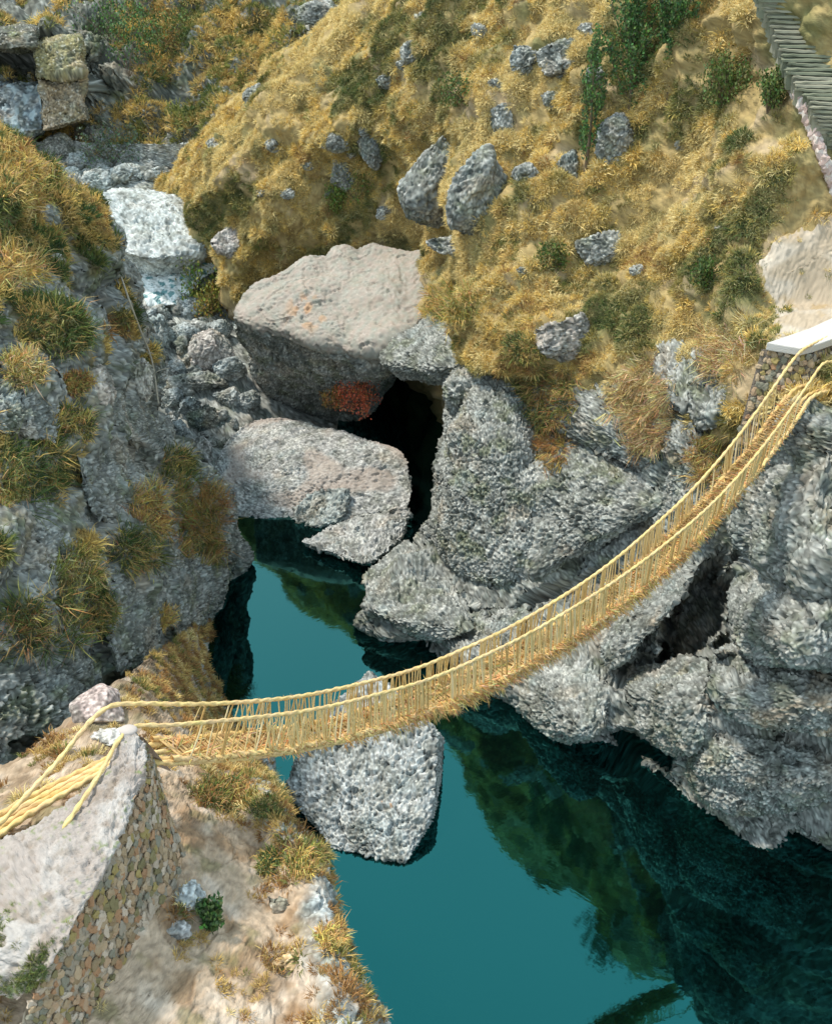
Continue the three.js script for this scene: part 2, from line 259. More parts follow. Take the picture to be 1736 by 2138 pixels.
// hollows and cracks seen in the cliff
const crackOn = (geo, pts, r, depth, sharp) => { const q = pts.map(([x, y]) => sightOn(x, y, [geo])?.p).filter(Boolean); for (let i = 0; i + 1 < q.length; i++) dent(q[i], q[i + 1], r, depth, sharp); };
crackOn(smooth.cliff, [[1465, 1265], [1440, 1330], [1425, 1375]], 2.15, 5, 0.3);
crackOn(smooth.cliff, [[1280, 1398], [1390, 1395]], 0.7, 1.6, 0.3);
crackOn(smooth.cliff, [[1290, 1570], [1355, 1580]], 0.75, 1.7, 0.35);
crackOn(smooth.cliff, [[925, 1215], [960, 1260], [1060, 1275], [1150, 1240], [1260, 1190]], 0.3, 0.8, 0.4);
crackOn(smooth.cliff, [[1000, 1330], [1070, 1300]], 0.28, 0.9, 0.5);
crackOn(smooth.cliff, [[1510, 1385], [1580, 1380], [1660, 1380], [1736, 1420]], 0.24, 0.8, 0.4);
crackOn(smooth.cliff, [[1480, 1175], [1560, 1215], [1640, 1245], [1736, 1265]], 0.22, 0.6, 0.4);
crackOn(smooth.cliff, [[1130, 1060], [1230, 1030], [1330, 1040]], 0.2, 0.55, 0.4);
crackOn(smooth.cliff, [[920, 1215], [925, 1235]], 0.42, 1.0, 0.6);
crackOn(smooth.cliff, [[1060, 1010], [1030, 1090]], 0.25, 0.4, 0.4);
crackOn(smooth.left, [[360, 1260], [300, 1400], [250, 1460]], 0.5, 1.0, 0.4);
crackOn(smooth.left, [[405, 1190], [420, 1290]], 0.45, 0.9, 0.4);
crackOn(smooth.left, [[50, 1520], [200, 1440]], 0.8, 0.8, 0.3);
crackOn(smooth.left, [[215, 560], [250, 700], [290, 800]], 0.4, 0.8, 0.3);
crackOn(smooth.far, [[0, 110], [150, 140]], 1.2, 2.5, 0.4);

const rf = rockForm(1), rk = rockSkin(1), rfFar = rockForm(1.7, 1.2), rkFar = rockSkin(1.6), rfSmall = rockForm(0.55, 0.5), rkSmall = rockSkin(0.6);
const soilN = (p, k = 1) => k * (0.5 * n3(p.x * 0.22, p.y * 0.22, p.z * 0.22) + 0.22 * n3(p.x * 0.8, p.y * 0.8, p.z * 0.8) + 0.1 * n3(p.x * 2.2, p.y * 2.2, p.z * 2.2) + 0.05 * n3(p.x * 5.5, p.y * 5.5, p.z * 5.5));

// right-hand cliff
const cliffGeo = sheet(cliffRows, 400, 280, {
  hollow: dented, disp: (p) => rf(p) * 0.85, skin: rk,
  color: (p, u, v) => rockColor(p, { moss: 0.5, dark: 0.6, pale: 0.6, buff: 0.25 + 0.3 * sstep(5, 10, p.x) }),
});
add(new THREE.Mesh(cliffGeo, matRock), 'cliff', 'grey pitted rock cliff rising from the dark water below the far end of the rope bridge', 'cliff', null, 'structure');

// left-hand cliff
const grassyLeft = (p) => n3(p.x * 0.33 + 3, p.y * 0.33, p.z * 0.33) * 0.7 + 0.35 * n3(p.x * 0.9, p.y * 0.9, p.z * 0.9 + 7) + 0.12 * (p.y - 11);
const leftGeo = sheet(leftRows, 300, 320, {
  hollow: dented, disp: (p) => rf(p) * 0.9, skin: rk,
  color: (p) => { const c = rockColor(p, { moss: 0.7, buff: 0.45, pale: 0.4, dark: 0.65 }); mix3(c, [0.2, 0.17, 0.07], 0.8 * sstep(0.25, 0.6, grassyLeft(p))); return c; },
});
add(new THREE.Mesh(leftGeo, matRock), 'rock_face', 'tall mossy rock face hung with dry grass along the left side of the gorge', 'cliff', null, 'structure');

// hillside
const earthy = (p) => { const c = [0.38, 0.29, 0.13]; mix3(c, [0.2, 0.19, 0.08], sstep(0, 0.5, fbm(p.x * 0.3, p.y * 0.3, p.z * 0.3 + 8, 3))); mix3(c, [0.42, 0.33, 0.22], 0.7 * sstep(0.1, 0.5, fbm(p.x * 0.25 + 50, p.y * 0.3, p.z * 0.25, 3))); const m = 1 + 0.25 * n3(p.x * 4, p.y * 4, p.z * 4) + 0.2 * n3b(p.x * 8, p.y * 8, p.z * 8); return c.map((q) => q * m); };
const landing = H(1735, 690, 13.6);
const hillGeo = sheet(hillRows, 380, 330, { settle: (q) => { const d = Math.hypot(q.x - landing.x, q.z - landing.z); if (d < 3.4) q.y = lerp(q.y, Math.min(q.y, 13.4), sstep(3.4, 2.3, d)); }, disp: (p) => soilN(p, 0.9) + 0.35 * (Math.abs(n3(p.x * 0.5, p.y * 0.5, p.z * 0.5)) - 0.3) + 1.15 * (0.35 - Math.abs(n3((p.x - p.y * 0.9) * 0.17, (p.x + p.y) * 0.05, p.z * 0.12))), color: earthy });
add(new THREE.Mesh(hillGeo, matEarth), 'hillside', 'steep hillside of dry golden grass above the right cliff', 'hillside', null, 'structure');

// valley side beyond the stream
const farGeo = sheet(farRows, 220, 200, {
  hollow: dented, disp: (p) => rfFar(p) * 0.7, skin: rkFar,
  color: (p) => { const c = rockColor(V(p.x * 0.5, p.y * 0.5, p.z * 0.5), { base: [0.15, 0.16, 0.14], moss: 0.8, dark: 0.85, buff: 0.5, pale: 0.35 }); return c; },
});
add(new THREE.Mesh(farGeo, matRock), 'valley_side', 'dark rocky valley side beyond the stream at the head of the gorge', 'slope', null, 'structure');

// gorge floor
const gorgeGeo = sheet(gorgeRows, 200, 300, { disp: (p) => rfSmall(p), skin: rkSmall, color: (p) => rockColor(p, { base: [0.3, 0.32, 0.31], pale: 0.7, moss: 0.35 }), out: V(0, 1, 0) });
add(new THREE.Mesh(gorgeGeo, matRock), 'stream_bed', 'stony stream bed winding up the gorge behind the big boulder', 'stream bed', null, 'structure');

// white water running down the stream bed
{
  const rows = [[H(250, 530, 6), H(360, 530, 6), H(460, 540, 6.2)], [H(265, 570, 5.3), H(350, 575, 5.3), H(450, 570, 5.4)], [H(290, 610, 4.8), H(345, 615, 4.7), H(410, 605, 4.8)], [H(325, 640, 4.2), H(348, 645, 4.2), H(380, 640, 4.2)]];
  const g = sheet(rows, 60, 140, { out: V(0, 1, 0), disp: (p) => 0.32 + 0.1 * n3(p.x * 1.5, p.y * 1.5, p.z * 1.5) + 0.1 * Math.abs(n3(p.x * 4, p.y * 4, p.z * 4)), color: (p) => { const c = [0.7, 0.76, 0.77]; mix3(c, [0.12, 0.26, 0.28], sstep(0.1, 0.45, n3(p.x * 1.6, p.y * 3, p.z * 1.2) + 0.4 * n3b(p.x * 5, p.y * 5, p.z * 4))); return c; } });
  add(new THREE.Mesh(g, new THREE.MeshStandardMaterial({ vertexColors: true, roughness: 0.25 })), 'stream', 'white foaming stream water tumbling down the gorge toward the pool', 'stream', null, 'structure');
}

// near bank
const bankGeo = sheet(bankRows, 300, 340, {
  disp: (p, u) => 0.3 * soilN(p, 1) + rfSmall(p) * (0.2 + 0.9 * sstep(0.72, 0.84, u)), skin: (p, u) => rkSmall(p) * (0.35 + 0.7 * sstep(0.72, 0.84, u)),
  color: (p, u, v) => {
    const c = [0.47, 0.365, 0.265];
    mix3(c, [0.6, 0.515, 0.43], 0.8 * sstep(-0.05, 0.4, fbm(p.x * 0.7, p.y * 0.7, p.z * 0.7 + 3, 3)));
    mix3(c, [0.27, 0.17, 0.09], 0.75 * sstep(0.05, 0.45, fbm(p.x * 0.8 + 11, p.y * 0.8, p.z * 0.8, 4)));
    mix3(c, [0.16, 0.15, 0.06], 0.6 * sstep(0.15, 0.45, fbm(p.x * 0.9 - 11, p.y * 0.9, p.z * 0.9, 3)));
    mix3(c, rockColor(p, { base: [0.38, 0.42, 0.43] }), sstep(0.72, 0.8, u + 0.05 * n3(p.x, p.y, p.z)));
    if (v < 0.32) mix3(c, [0.2, 0.13, 0.07], 0.6 * sstep(0.32, 0.2, v) * sstep(-0.3, 0.3, n3(p.x * 1.3, p.y * 1.3, p.z * 1.3)));
    const m = 1 + 0.22 * n3(p.x * 5, p.y * 5, p.z * 5) + 0.25 * n3b(p.x * 11, p.y * 11, p.z * 11); return c.map((q) => q * m);
  },
});
add(new THREE.Mesh(bankGeo, matEarth), 'bank', 'bare brown earth bank dropping to the water beside the near bridge anchor', 'bank', null, 'structure');

// the world beyond the frame: low ground to the horizon, and the mountain that goes on up
{
  const g = new THREE.CircleGeometry(420, 64); g.rotateX(-Math.PI / 2); g.translate(0, -4, -30);
  add(new THREE.Mesh(g, std(0.2, 0.17, 0.09, 1)), 'ground', 'dry valley ground reaching to the horizon', 'ground', null, 'structure');
}

// river
{
  const s = new THREE.Shape([[-14, 8], [34, 8], [34, -42], [6, -42], [6, -57], [-4, -57], [-4, -42], [-14, -42]].map(([x, z]) => new THREE.Vector2(x, -z)));
  const g = new THREE.ShapeGeometry(s); g.rotateX(-Math.PI / 2);
  const uv = g.attributes.uv; for (let i = 0; i < uv.count; i++) uv.setXY(i, g.attributes.position.getX(i) / 9, g.attributes.position.getZ(i) / 9);
  const m = new THREE.MeshPhysicalMaterial({ color: C(0.0008, 0.003, 0.003), roughness: 0.03, ior: 2.25, specularColor: C(0.11, 0.98, 0.97), bumpMap: grain, bumpScale: 0.0005 });
  add(new THREE.Mesh(g, m), 'river', 'calm teal river water mirroring the cliff and the sky below the bridge', 'river', null, 'structure');
}

// ------------------------------------------------------------------ rocks
const icoCache = {};
function ico(detail) { if (!icoCache[detail]) { const g = new THREE.IcosahedronGeometry(1, detail); g.deleteAttribute('uv'); g.deleteAttribute('normal'); icoCache[detail] = mergeVertices(g, 1e-5); } return icoCache[detail]; }
function hullRock(points, { detail = 30, k = 10, disp, skin, color, origin }) {
  const c = V(); points.forEach((p) => c.addScaledVector(p, 1 / points.length));
  const hull = new ConvexHull().setFromPoints(points.map((p) => p.clone().sub(c))), planes = [];
  for (const f of hull.faces) { if (f.area < 1e-4) continue; const q = planes.find((o) => o.n.dot(f.normal) > 0.996); if (!q) planes.push({ n: f.normal.clone(), c: f.constant }); }
  const box = new THREE.Box3().setFromPoints(points), ext = box.getSize(V()).multiplyScalar(0.5);
  const radius = (dx, dy, dz) => { let t = 0; for (const q of planes) { const m = q.n.x * dx + q.n.y * dy + q.n.z * dz; if (m > 0.02) t += Math.pow(m / q.c, k); } return Math.pow(t, -1 / k); };
  let src = ico(detail < 20 ? detail : detail < 60 ? (detail < 30 ? 9 : 8) : detail < 70 ? 12 : 9), A = Float64Array.from(src.attributes.position.array), I = Array.from(src.index.array);
  const seatOn = () => { for (let i = 0; i < A.length; i += 3) { const l = Math.hypot(A[i], A[i + 1], A[i + 2]), x = A[i] / l, y = A[i + 1] / l, z = A[i + 2] / l, r = radius(x, y, z); A[i] = x * r; A[i + 1] = y * r; A[i + 2] = z * r; } };
  const relax = (times) => { const n = A.length / 3, sum = new Float64Array(A.length), cnt = new Float64Array(n); for (let it = 0; it < times; it++) { sum.fill(0); cnt.fill(0); for (let t = 0; t < I.length; t += 3) for (let e = 0; e < 3; e++) { const u = I[t + e], w = I[t + (e + 1) % 3], L = Math.hypot(A[u * 3] - A[w * 3], A[u * 3 + 1] - A[w * 3 + 1], A[u * 3 + 2] - A[w * 3 + 2]); for (const [i, j] of [[u, w], [w, u]]) { sum[i * 3] += L * A[j * 3]; sum[i * 3 + 1] += L * A[j * 3 + 1]; sum[i * 3 + 2] += L * A[j * 3 + 2]; cnt[i] += L; } } for (let i = 0; i < n; i++) for (let e = 0; e < 3; e++) A[i * 3 + e] = 0.3 * A[i * 3 + e] + 0.7 * sum[i * 3 + e] / cnt[i]; seatOn(); } };
  for (let i = 0; i < A.length; i += 3) { A[i] *= ext.x; A[i + 1] *= ext.y; A[i + 2] *= ext.z; }
  seatOn();
  if (detail >= 20) { // even the mesh out over the faces, then refine it
    relax(k > 30 ? 18 : 70);
    for (let lv = 0; lv < (detail < 30 ? 1 : detail < 70 ? 2 : 3); lv++) {
      const mid = new Map(), B2 = Array.from(A), J = [], m = (u, w) => { const key = u < w ? u * 1e6 + w : w * 1e6 + u; let v = mid.get(key); if (v === undefined) { v = B2.length / 3; B2.push((A[u * 3] + A[w * 3]) / 2, (A[u * 3 + 1] + A[w * 3 + 1]) / 2, (A[u * 3 + 2] + A[w * 3 + 2]) / 2); mid.set(key, v); } return v; };
      for (let t = 0; t < I.length; t += 3) { const [x, y, z] = [I[t], I[t + 1], I[t + 2]], xy = m(x, y), yz = m(y, z), zx = m(z, x); J.push(x, xy, zx, xy, y, yz, zx, yz, z, xy, yz, zx); }
      A = Float64Array.from(B2); I = J; seatOn(); relax(k > 30 ? 0 : lv ? 1 : 4);
    }
  }
  const g = new THREE.BufferGeometry(); g.setAttribute('position', new THREE.BufferAttribute(Float32Array.from(A), 3)); g.setIndex(I);
  const a = g.attributes.position, col = new Float32Array(a.count * 3), uv = new Float32Array(a.count * 2), d = V(), p = V(), base = origin ?? c;
  for (let i = 0; i < a.count; i++) a.setXYZ(i, a.getX(i) + c.x, a.getY(i) + c.y, a.getZ(i) + c.z);
  g.computeVertexNormals(); const nn = g.attributes.normal;
  if (disp) { for (let i = 0; i < a.count; i++) { p.fromBufferAttribute(a, i); p.addScaledVector(d.fromBufferAttribute(nn, i), disp(p)); a.setXYZ(i, p.x, p.y, p.z); } g.computeVertexNormals(); }
  for (let i = 0; i < a.count; i++) {
    p.fromBufferAttribute(a, i); if (skin) p.addScaledVector(d.fromBufferAttribute(nn, i), skin(p)); const cc = color(p); p.sub(base); a.setXYZ(i, p.x, p.y, p.z);
    col[i * 3] = clamp(cc[0], 0.01, 0.9); col[i * 3 + 1] = clamp(cc[1], 0.01, 0.9); col[i * 3 + 2] = clamp(cc[2], 0.01, 0.9);
    uv[i * 2] = p.x / 2.2 + p.y / 3; uv[i * 2 + 1] = p.z / 2.2 - p.y / 2.5;
  }
  g.setAttribute('color', new THREE.BufferAttribute(col, 3)); g.setAttribute('uv', new THREE.BufferAttribute(uv, 2)); g.computeVertexNormals();
  return { g, c: base };
}
function bigRock(points, opt, name, label, category = 'boulder', group) {
  const { g, c } = hullRock(points, opt), m = new THREE.Mesh(g, matRock); m.position.copy(c); return add(m, name, label, category, group);
}
function boulder(px, py, wpx, hpx, geos, label, o = {}) { // one stone bedded in the ground where a bearing meets it
  const hit = sightOn(px, py + hpx * 0.15, geos); if (!hit) { console.log('no ground at', px, py); return null; }
  const s = mPerPx(hit.p), w = wpx * s * 0.58, h = hpx * s * 0.6, dp = (o.deep ?? 0.9) * (w + h) / 2, pts = [], c = hit.p.clone().addScaledVector(hit.n, h * (o.lift ?? -0.08));
  for (let i = 0; i < 12; i++) { const zz = 1 - 2 * (i + 0.5) / 12, an = i * 2.399 + rr(-0.5, 0.5), q = Math.sqrt(1 - zz * zz), j = rr(0.78, 1.2); pts.push(V(c.x + Math.cos(an) * q * w * j, c.y + zz * h * j, c.z + Math.sin(an) * q * dp * j)); }
  const big = Math.max(w, h), f = Math.min(1, big / 1.5);
  return bigRock(pts, { detail: o.detail ?? (wpx > 70 ? 26 : wpx > 35 ? 14 : 8), k: o.k ?? 14, disp: (p) => rfSmall(p) * 1.1 * f * (o.rough ?? 1), skin: (p) => rk(p) * (0.35 + 0.5 * f) * (o.rough ?? 1), color: (p) => rockColor(p, o) }, o.name ?? 'boulder', label, o.category ?? 'rock', o.group);
}
const B = (list) => list.map(([x, y, d]) => Z(x, y, d));
const BH = (list) => list.map(([x, y, h]) => H(x, y, h));

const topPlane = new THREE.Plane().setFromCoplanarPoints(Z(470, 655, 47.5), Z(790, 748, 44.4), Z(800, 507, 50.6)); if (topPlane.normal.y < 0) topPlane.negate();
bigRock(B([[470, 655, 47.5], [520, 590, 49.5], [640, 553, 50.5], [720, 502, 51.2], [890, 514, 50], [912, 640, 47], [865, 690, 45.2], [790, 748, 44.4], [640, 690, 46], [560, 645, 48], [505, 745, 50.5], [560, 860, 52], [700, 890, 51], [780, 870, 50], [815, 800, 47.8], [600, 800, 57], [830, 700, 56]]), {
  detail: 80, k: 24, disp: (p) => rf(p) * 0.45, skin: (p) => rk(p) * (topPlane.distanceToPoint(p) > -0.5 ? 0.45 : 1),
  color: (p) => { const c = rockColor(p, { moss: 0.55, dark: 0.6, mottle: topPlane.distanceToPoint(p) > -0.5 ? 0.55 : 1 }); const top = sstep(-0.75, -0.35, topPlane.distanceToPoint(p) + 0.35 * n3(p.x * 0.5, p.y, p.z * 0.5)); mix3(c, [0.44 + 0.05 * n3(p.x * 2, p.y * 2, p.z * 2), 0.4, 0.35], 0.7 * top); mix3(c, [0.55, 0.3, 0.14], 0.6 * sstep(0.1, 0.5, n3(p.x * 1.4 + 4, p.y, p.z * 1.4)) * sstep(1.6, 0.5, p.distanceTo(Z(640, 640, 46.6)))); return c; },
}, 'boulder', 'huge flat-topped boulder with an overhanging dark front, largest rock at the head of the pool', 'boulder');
bigRock(B([[437, 1010, 43.4], [452, 920, 46], [520, 868, 48], [600, 862, 48.5], [720, 905, 45.5], [850, 935, 44], [875, 1000, 42.3], [835, 1110, 40], [620, 1090, 40.8], [520, 1118, 40.6], [460, 1065, 41.5]]).concat(BH([[520, 1150, -1.2], [700, 1150, -1.2], [850, 1130, -1.2], [440, 1080, -1]])), {
  detail: 80, k: 18, disp: (p) => rf(p) * 0.3, skin: rkSmall, color: (p) => { const c = rockColor(p, { pale: 0.75, moss: 0.2, dark: 0.4, base: [0.34, 0.35, 0.35] }); mix3(c, [0.42, 0.36, 0.32], 0.7 * sstep(-0.2, 0.3, n3(p.x * 0.35 + 2, p.y * 0.35, p.z * 0.35))); return c; },
}, 'rock_slab', 'broad pale grey rock slab lying at the head of the pool beneath the huge boulder', 'rock');
bigRock(B([[786, 752, 44.2], [840, 700, 45], [905, 655, 45], [985, 690, 42], [1000, 735, 39.5], [945, 768, 39.2], [860, 775, 41.5], [830, 800, 43.5], [930, 800, 41], [990, 790, 40], [900, 660, 47]]), { detail: 40, k: 18, disp: (p) => rf(p) * 0.3, skin: rk, color: (p) => rockColor(p, { moss: 0.4, pale: 0.7 }) }, 'rock', 'lichened rock bridging the dark cleft between the huge boulder and the right cliff', 'rock');
bigRock(B([[605, 1062, 41.2], [645, 1025, 42], [735, 1010, 41.8], [720, 1075, 40.6], [660, 1100, 40.2], [612, 1100, 40.4]]).concat(BH([[620, 1130, -0.8], [720, 1120, -0.8]])), { detail: 26, k: 10, disp: (p) => rfSmall(p) * 0.9, skin: rk, color: (p) => rockColor(p, { base: [0.3, 0.34, 0.34], pale: 0.7 }) }, 'rock', 'ledged grey rock standing on the pale slab at the head of the pool', 'rock');
bigRock(B([[618, 1130, 38.7], [690, 1090, 40], [800, 1060, 41], [868, 1050, 41.3], [852, 1110, 39.2], [814, 1150, 37.6], [768, 1183, 36.4], [690, 1160, 37.5]]).concat(BH([[640, 1160, -0.8], [770, 1195, -0.8], [850, 1150, -0.8]])), { detail: 34, k: 12, disp: (p) => rfSmall(p) * 0.8, skin: rk, color: (p) => rockColor(p, { base: [0.36, 0.37, 0.37], pale: 0.7, moss: 0.15, dark: 0.35 }) }, 'rock', 'wedge of pale grey rock sloping into the water below the cleft', 'rock');
bigRock(BH([[602, 1640, 0.8], [690, 1768, 0.08], [850, 1806, 0.08], [908, 1690, 0.9], [921, 1530, 2.2], [770, 1398, 3], [640, 1535, 1.9], [602, 1662, -1.6], [690, 1800, -1.6], [850, 1840, -1.6], [915, 1720, -1.6], [935, 1560, -1.6], [780, 1430, -1.6], [640, 1560, -1.6]]), {
  detail: 70, k: 60, disp: (p) => rf(p) * 0.12, skin: rk, color: (p) => { const c = rockColor(p, { base: [0.36, 0.39, 0.4], pale: 0.7, moss: 0.12, dark: 0.3, buff: 0.1, blue: 0.4 }); if (p.distanceTo(H(806, 1672, 1.3)) < 0.3 + 0.1 * n3(p.x * 4, p.y * 4, p.z * 4)) mix3(c, [0.6, 0.36, 0.2], 0.85); return c; },
}, 'boulder', 'angular pale grey boulder standing in the teal water beneath the rope bridge', 'boulder');
bigRock(B([[198, 410, 60], [245, 390, 62.5], [345, 393, 62.5], [415, 420, 60.5], [446, 475, 58], [450, 515, 57], [390, 528, 55.5], [300, 540, 55], [235, 525, 56], [202, 465, 58], [300, 600, 58], [420, 580, 58]]), { detail: 50, k: 14, disp: (p) => rf(p) * 0.35, skin: rk, color: (p) => rockColor(p, { base: [0.46, 0.51, 0.52], mottle: 0.7, pale: 0.8, moss: 0.2, dark: 0.3, buff: 0.15 }) }, 'boulder', 'whitish rounded boulder lying across the stream bed at the foot of the grassy spur', 'boulder');
// the big rounded masses of the two cliffs, each seated in the wall behind it
const massGeos = { cliff: [], left: [] };
{
  let wall = scene.getObjectByName('cliff'), side = 'cliff', behind = [smooth.cliff]; const toCam = V();
  const mass = (outline, bulge, o = {}) => {
    const cx = outline.reduce((t, q) => t + q[0], 0) / outline.length, cy = outline.reduce((t, q) => t + q[1], 0) / outline.length, pts = [];
    const put = (x, y, off) => { const h = sightOn(x, y, behind); if (h) pts.push(h.p.addScaledVector(toCam.subVectors(camera.position, h.p).normalize().setY(0.15 * toCam.y).normalize(), off)); };
    for (const [x, y] of outline) { put(x, y, 0.1); put(x, y, -1.6); put(lerp(cx, x, 0.78), lerp(cy, y, 0.78), bulge * 0.8); put(lerp(cx, x, 0.4), lerp(cy, y, 0.4), bulge); }
    const { g, c } = hullRock(pts, { detail: o.detail ?? 44, k: o.k ?? 16, disp: (p) => rf(p) * 0.3, skin: rk, color: (p) => rockColor(p, o) });
    part(wall, 'rock_mass', g, matRock).position.copy(c); massGeos[side].push(g.clone().translate(c.x, c.y, c.z));
  };
  mass([[932, 800], [922, 900], [905, 1010], [884, 1110], [905, 1185], [980, 1235], [1070, 1240], [1130, 1160], [1150, 1020], [1130, 900], [1095, 805], [1010, 770]], 1.35, { detail: 80, k: 12, moss: 0.6, dark: 0.7, pale: 0.5 });
  mass([[1080, 1010], [1130, 900], [1235, 925], [1335, 1000], [1395, 1050], [1350, 1100], [1260, 1150], [1150, 1205], [1085, 1225], [1060, 1120]], 0.85, { detail: 64, k: 14, moss: 0.55, dark: 0.7, pale: 0.5 });
  mass([[1080, 790], [1200, 800], [1290, 850], [1390, 960], [1330, 985], [1230, 950], [1130, 900]], 0.45, { detail: 50, moss: 0.6, dark: 0.7 });
  mass([[752, 1240], [765, 1282], [830, 1290], [880, 1345], [935, 1352], [992, 1318], [960, 1258], [900, 1195], [850, 1155], [790, 1185]], 0.5, { detail: 50, pale: 0.7 });
  mass([[985, 1330], [1020, 1395], [1070, 1350], [1100, 1290], [1040, 1280]], 0.5, { pale: 0.7 });
  mass([[1235, 1340], [1290, 1280], [1415, 1180], [1450, 1198], [1380, 1285], [1320, 1340], [1262, 1380]], 1.4, { buff: 0.55, k: 22, moss: 0.25 });
  mass([[1050, 1452], [1120, 1405], [1230, 1375], [1280, 1440], [1285, 1510], [1240, 1555], [1190, 1560], [1130, 1530], [1080, 1490]], 0.9, { detail: 56, pale: 0.75, moss: 0.2, dark: 0.4 });
  mass([[1520, 1260], [1525, 1330], [1565, 1374], [1660, 1370], [1765, 1390], [1765, 1235], [1640, 1208], [1560, 1195]], 1.2, { detail: 56, k: 18 });
  mass([[1485, 1410], [1560, 1394], [1660, 1398], [1765, 1432], [1765, 1540], [1660, 1520], [1560, 1500], [1505, 1470]], 0.9, { detail: 50, buff: 0.9, k: 20 });
  mass([[1300, 1440], [1400, 1425], [1470, 1440], [1490, 1520], [1460, 1575], [1405, 1590], [1385, 1540], [1315, 1530]], 0.5, {});
  mass([[1425, 1640], [1410, 1605], [1500, 1525], [1600, 1535], [1700, 1560], [1765, 1600], [1765, 1680], [1650, 1690], [1590, 1712], [1500, 1680], [1445, 1668]], 0.8, { detail: 60, buff: 0.5 });
  mass([[1500, 1010], [1600, 965], [1745, 930], [1765, 1185], [1640, 1195], [1545, 1165], [1495, 1100]], 0.9, { detail: 56, dark: 0.7 });
  mass([[1440, 940], [1515, 960], [1495, 1060], [1440, 1105], [1375, 1080], [1385, 990]], 0.5, {});
  behind = [smooth.cliff, smooth.hill];
  mass([[1375, 725], [1425, 705], [1440, 780], [1435, 860], [1395, 850], [1375, 790]], 0.35, { detail: 24, k: 20, moss: 0.6 });
  mass([[1440, 730], [1500, 760], [1500, 870], [1465, 900], [1440, 860]], 0.3, { detail: 24, k: 20, moss: 0.6 });
  mass([[1505, 775], [1565, 770], [1560, 850], [1520, 880], [1503, 850]], 0.25, { detail: 24, k: 20, moss: 0.6 });
  wall = scene.getObjectByName('rock_face'); side = 'left'; behind = [smooth.left];
  mass([[340, 1165], [420, 1120], [488, 1150], [478, 1220], [440, 1290], [380, 1345], [350, 1290]], 0.5, { detail: 40, moss: 0.6, dark: 0.6, pale: 0.3 });
  mass([[215, 1180], [290, 1170], [345, 1230], [345, 1320], [300, 1400], [245, 1420], [215, 1320]], 0.6, { detail: 44, moss: 0.5, dark: 0.5, pale: 0.45 });
  mass([[-40, 1075], [90, 1080], [200, 1110], [215, 1190], [120, 1210], [-40, 1190]], 0.5, { detail: 44, moss: 0.35, pale: 0.6 });
  mass([[-40, 1370], [120, 1380], [205, 1370], [225, 1440], [120, 1510], [-40, 1560]], 0.6, { detail: 44, moss: 0.8, dark: 0.7, pale: 0.2 });
  mass([[150, 930], [230, 900], [300, 960], [325, 1040], [260, 1110], [190, 1080]], 0.5, { detail: 44, moss: 0.4, pale: 0.5 });
  mass([[180, 770], [240, 760], [300, 850], [345, 930], [320, 970], [250, 890], [200, 840]], 0.4, { detail: 40, moss: 0.35, pale: 0.55, buff: 0.5 });
  mass([[-40, 800], [60, 810], [140, 850], [120, 930], [-40, 900]], 0.4, { detail: 36, moss: 0.4, pale: 0.5, blue: 0.6 });
}
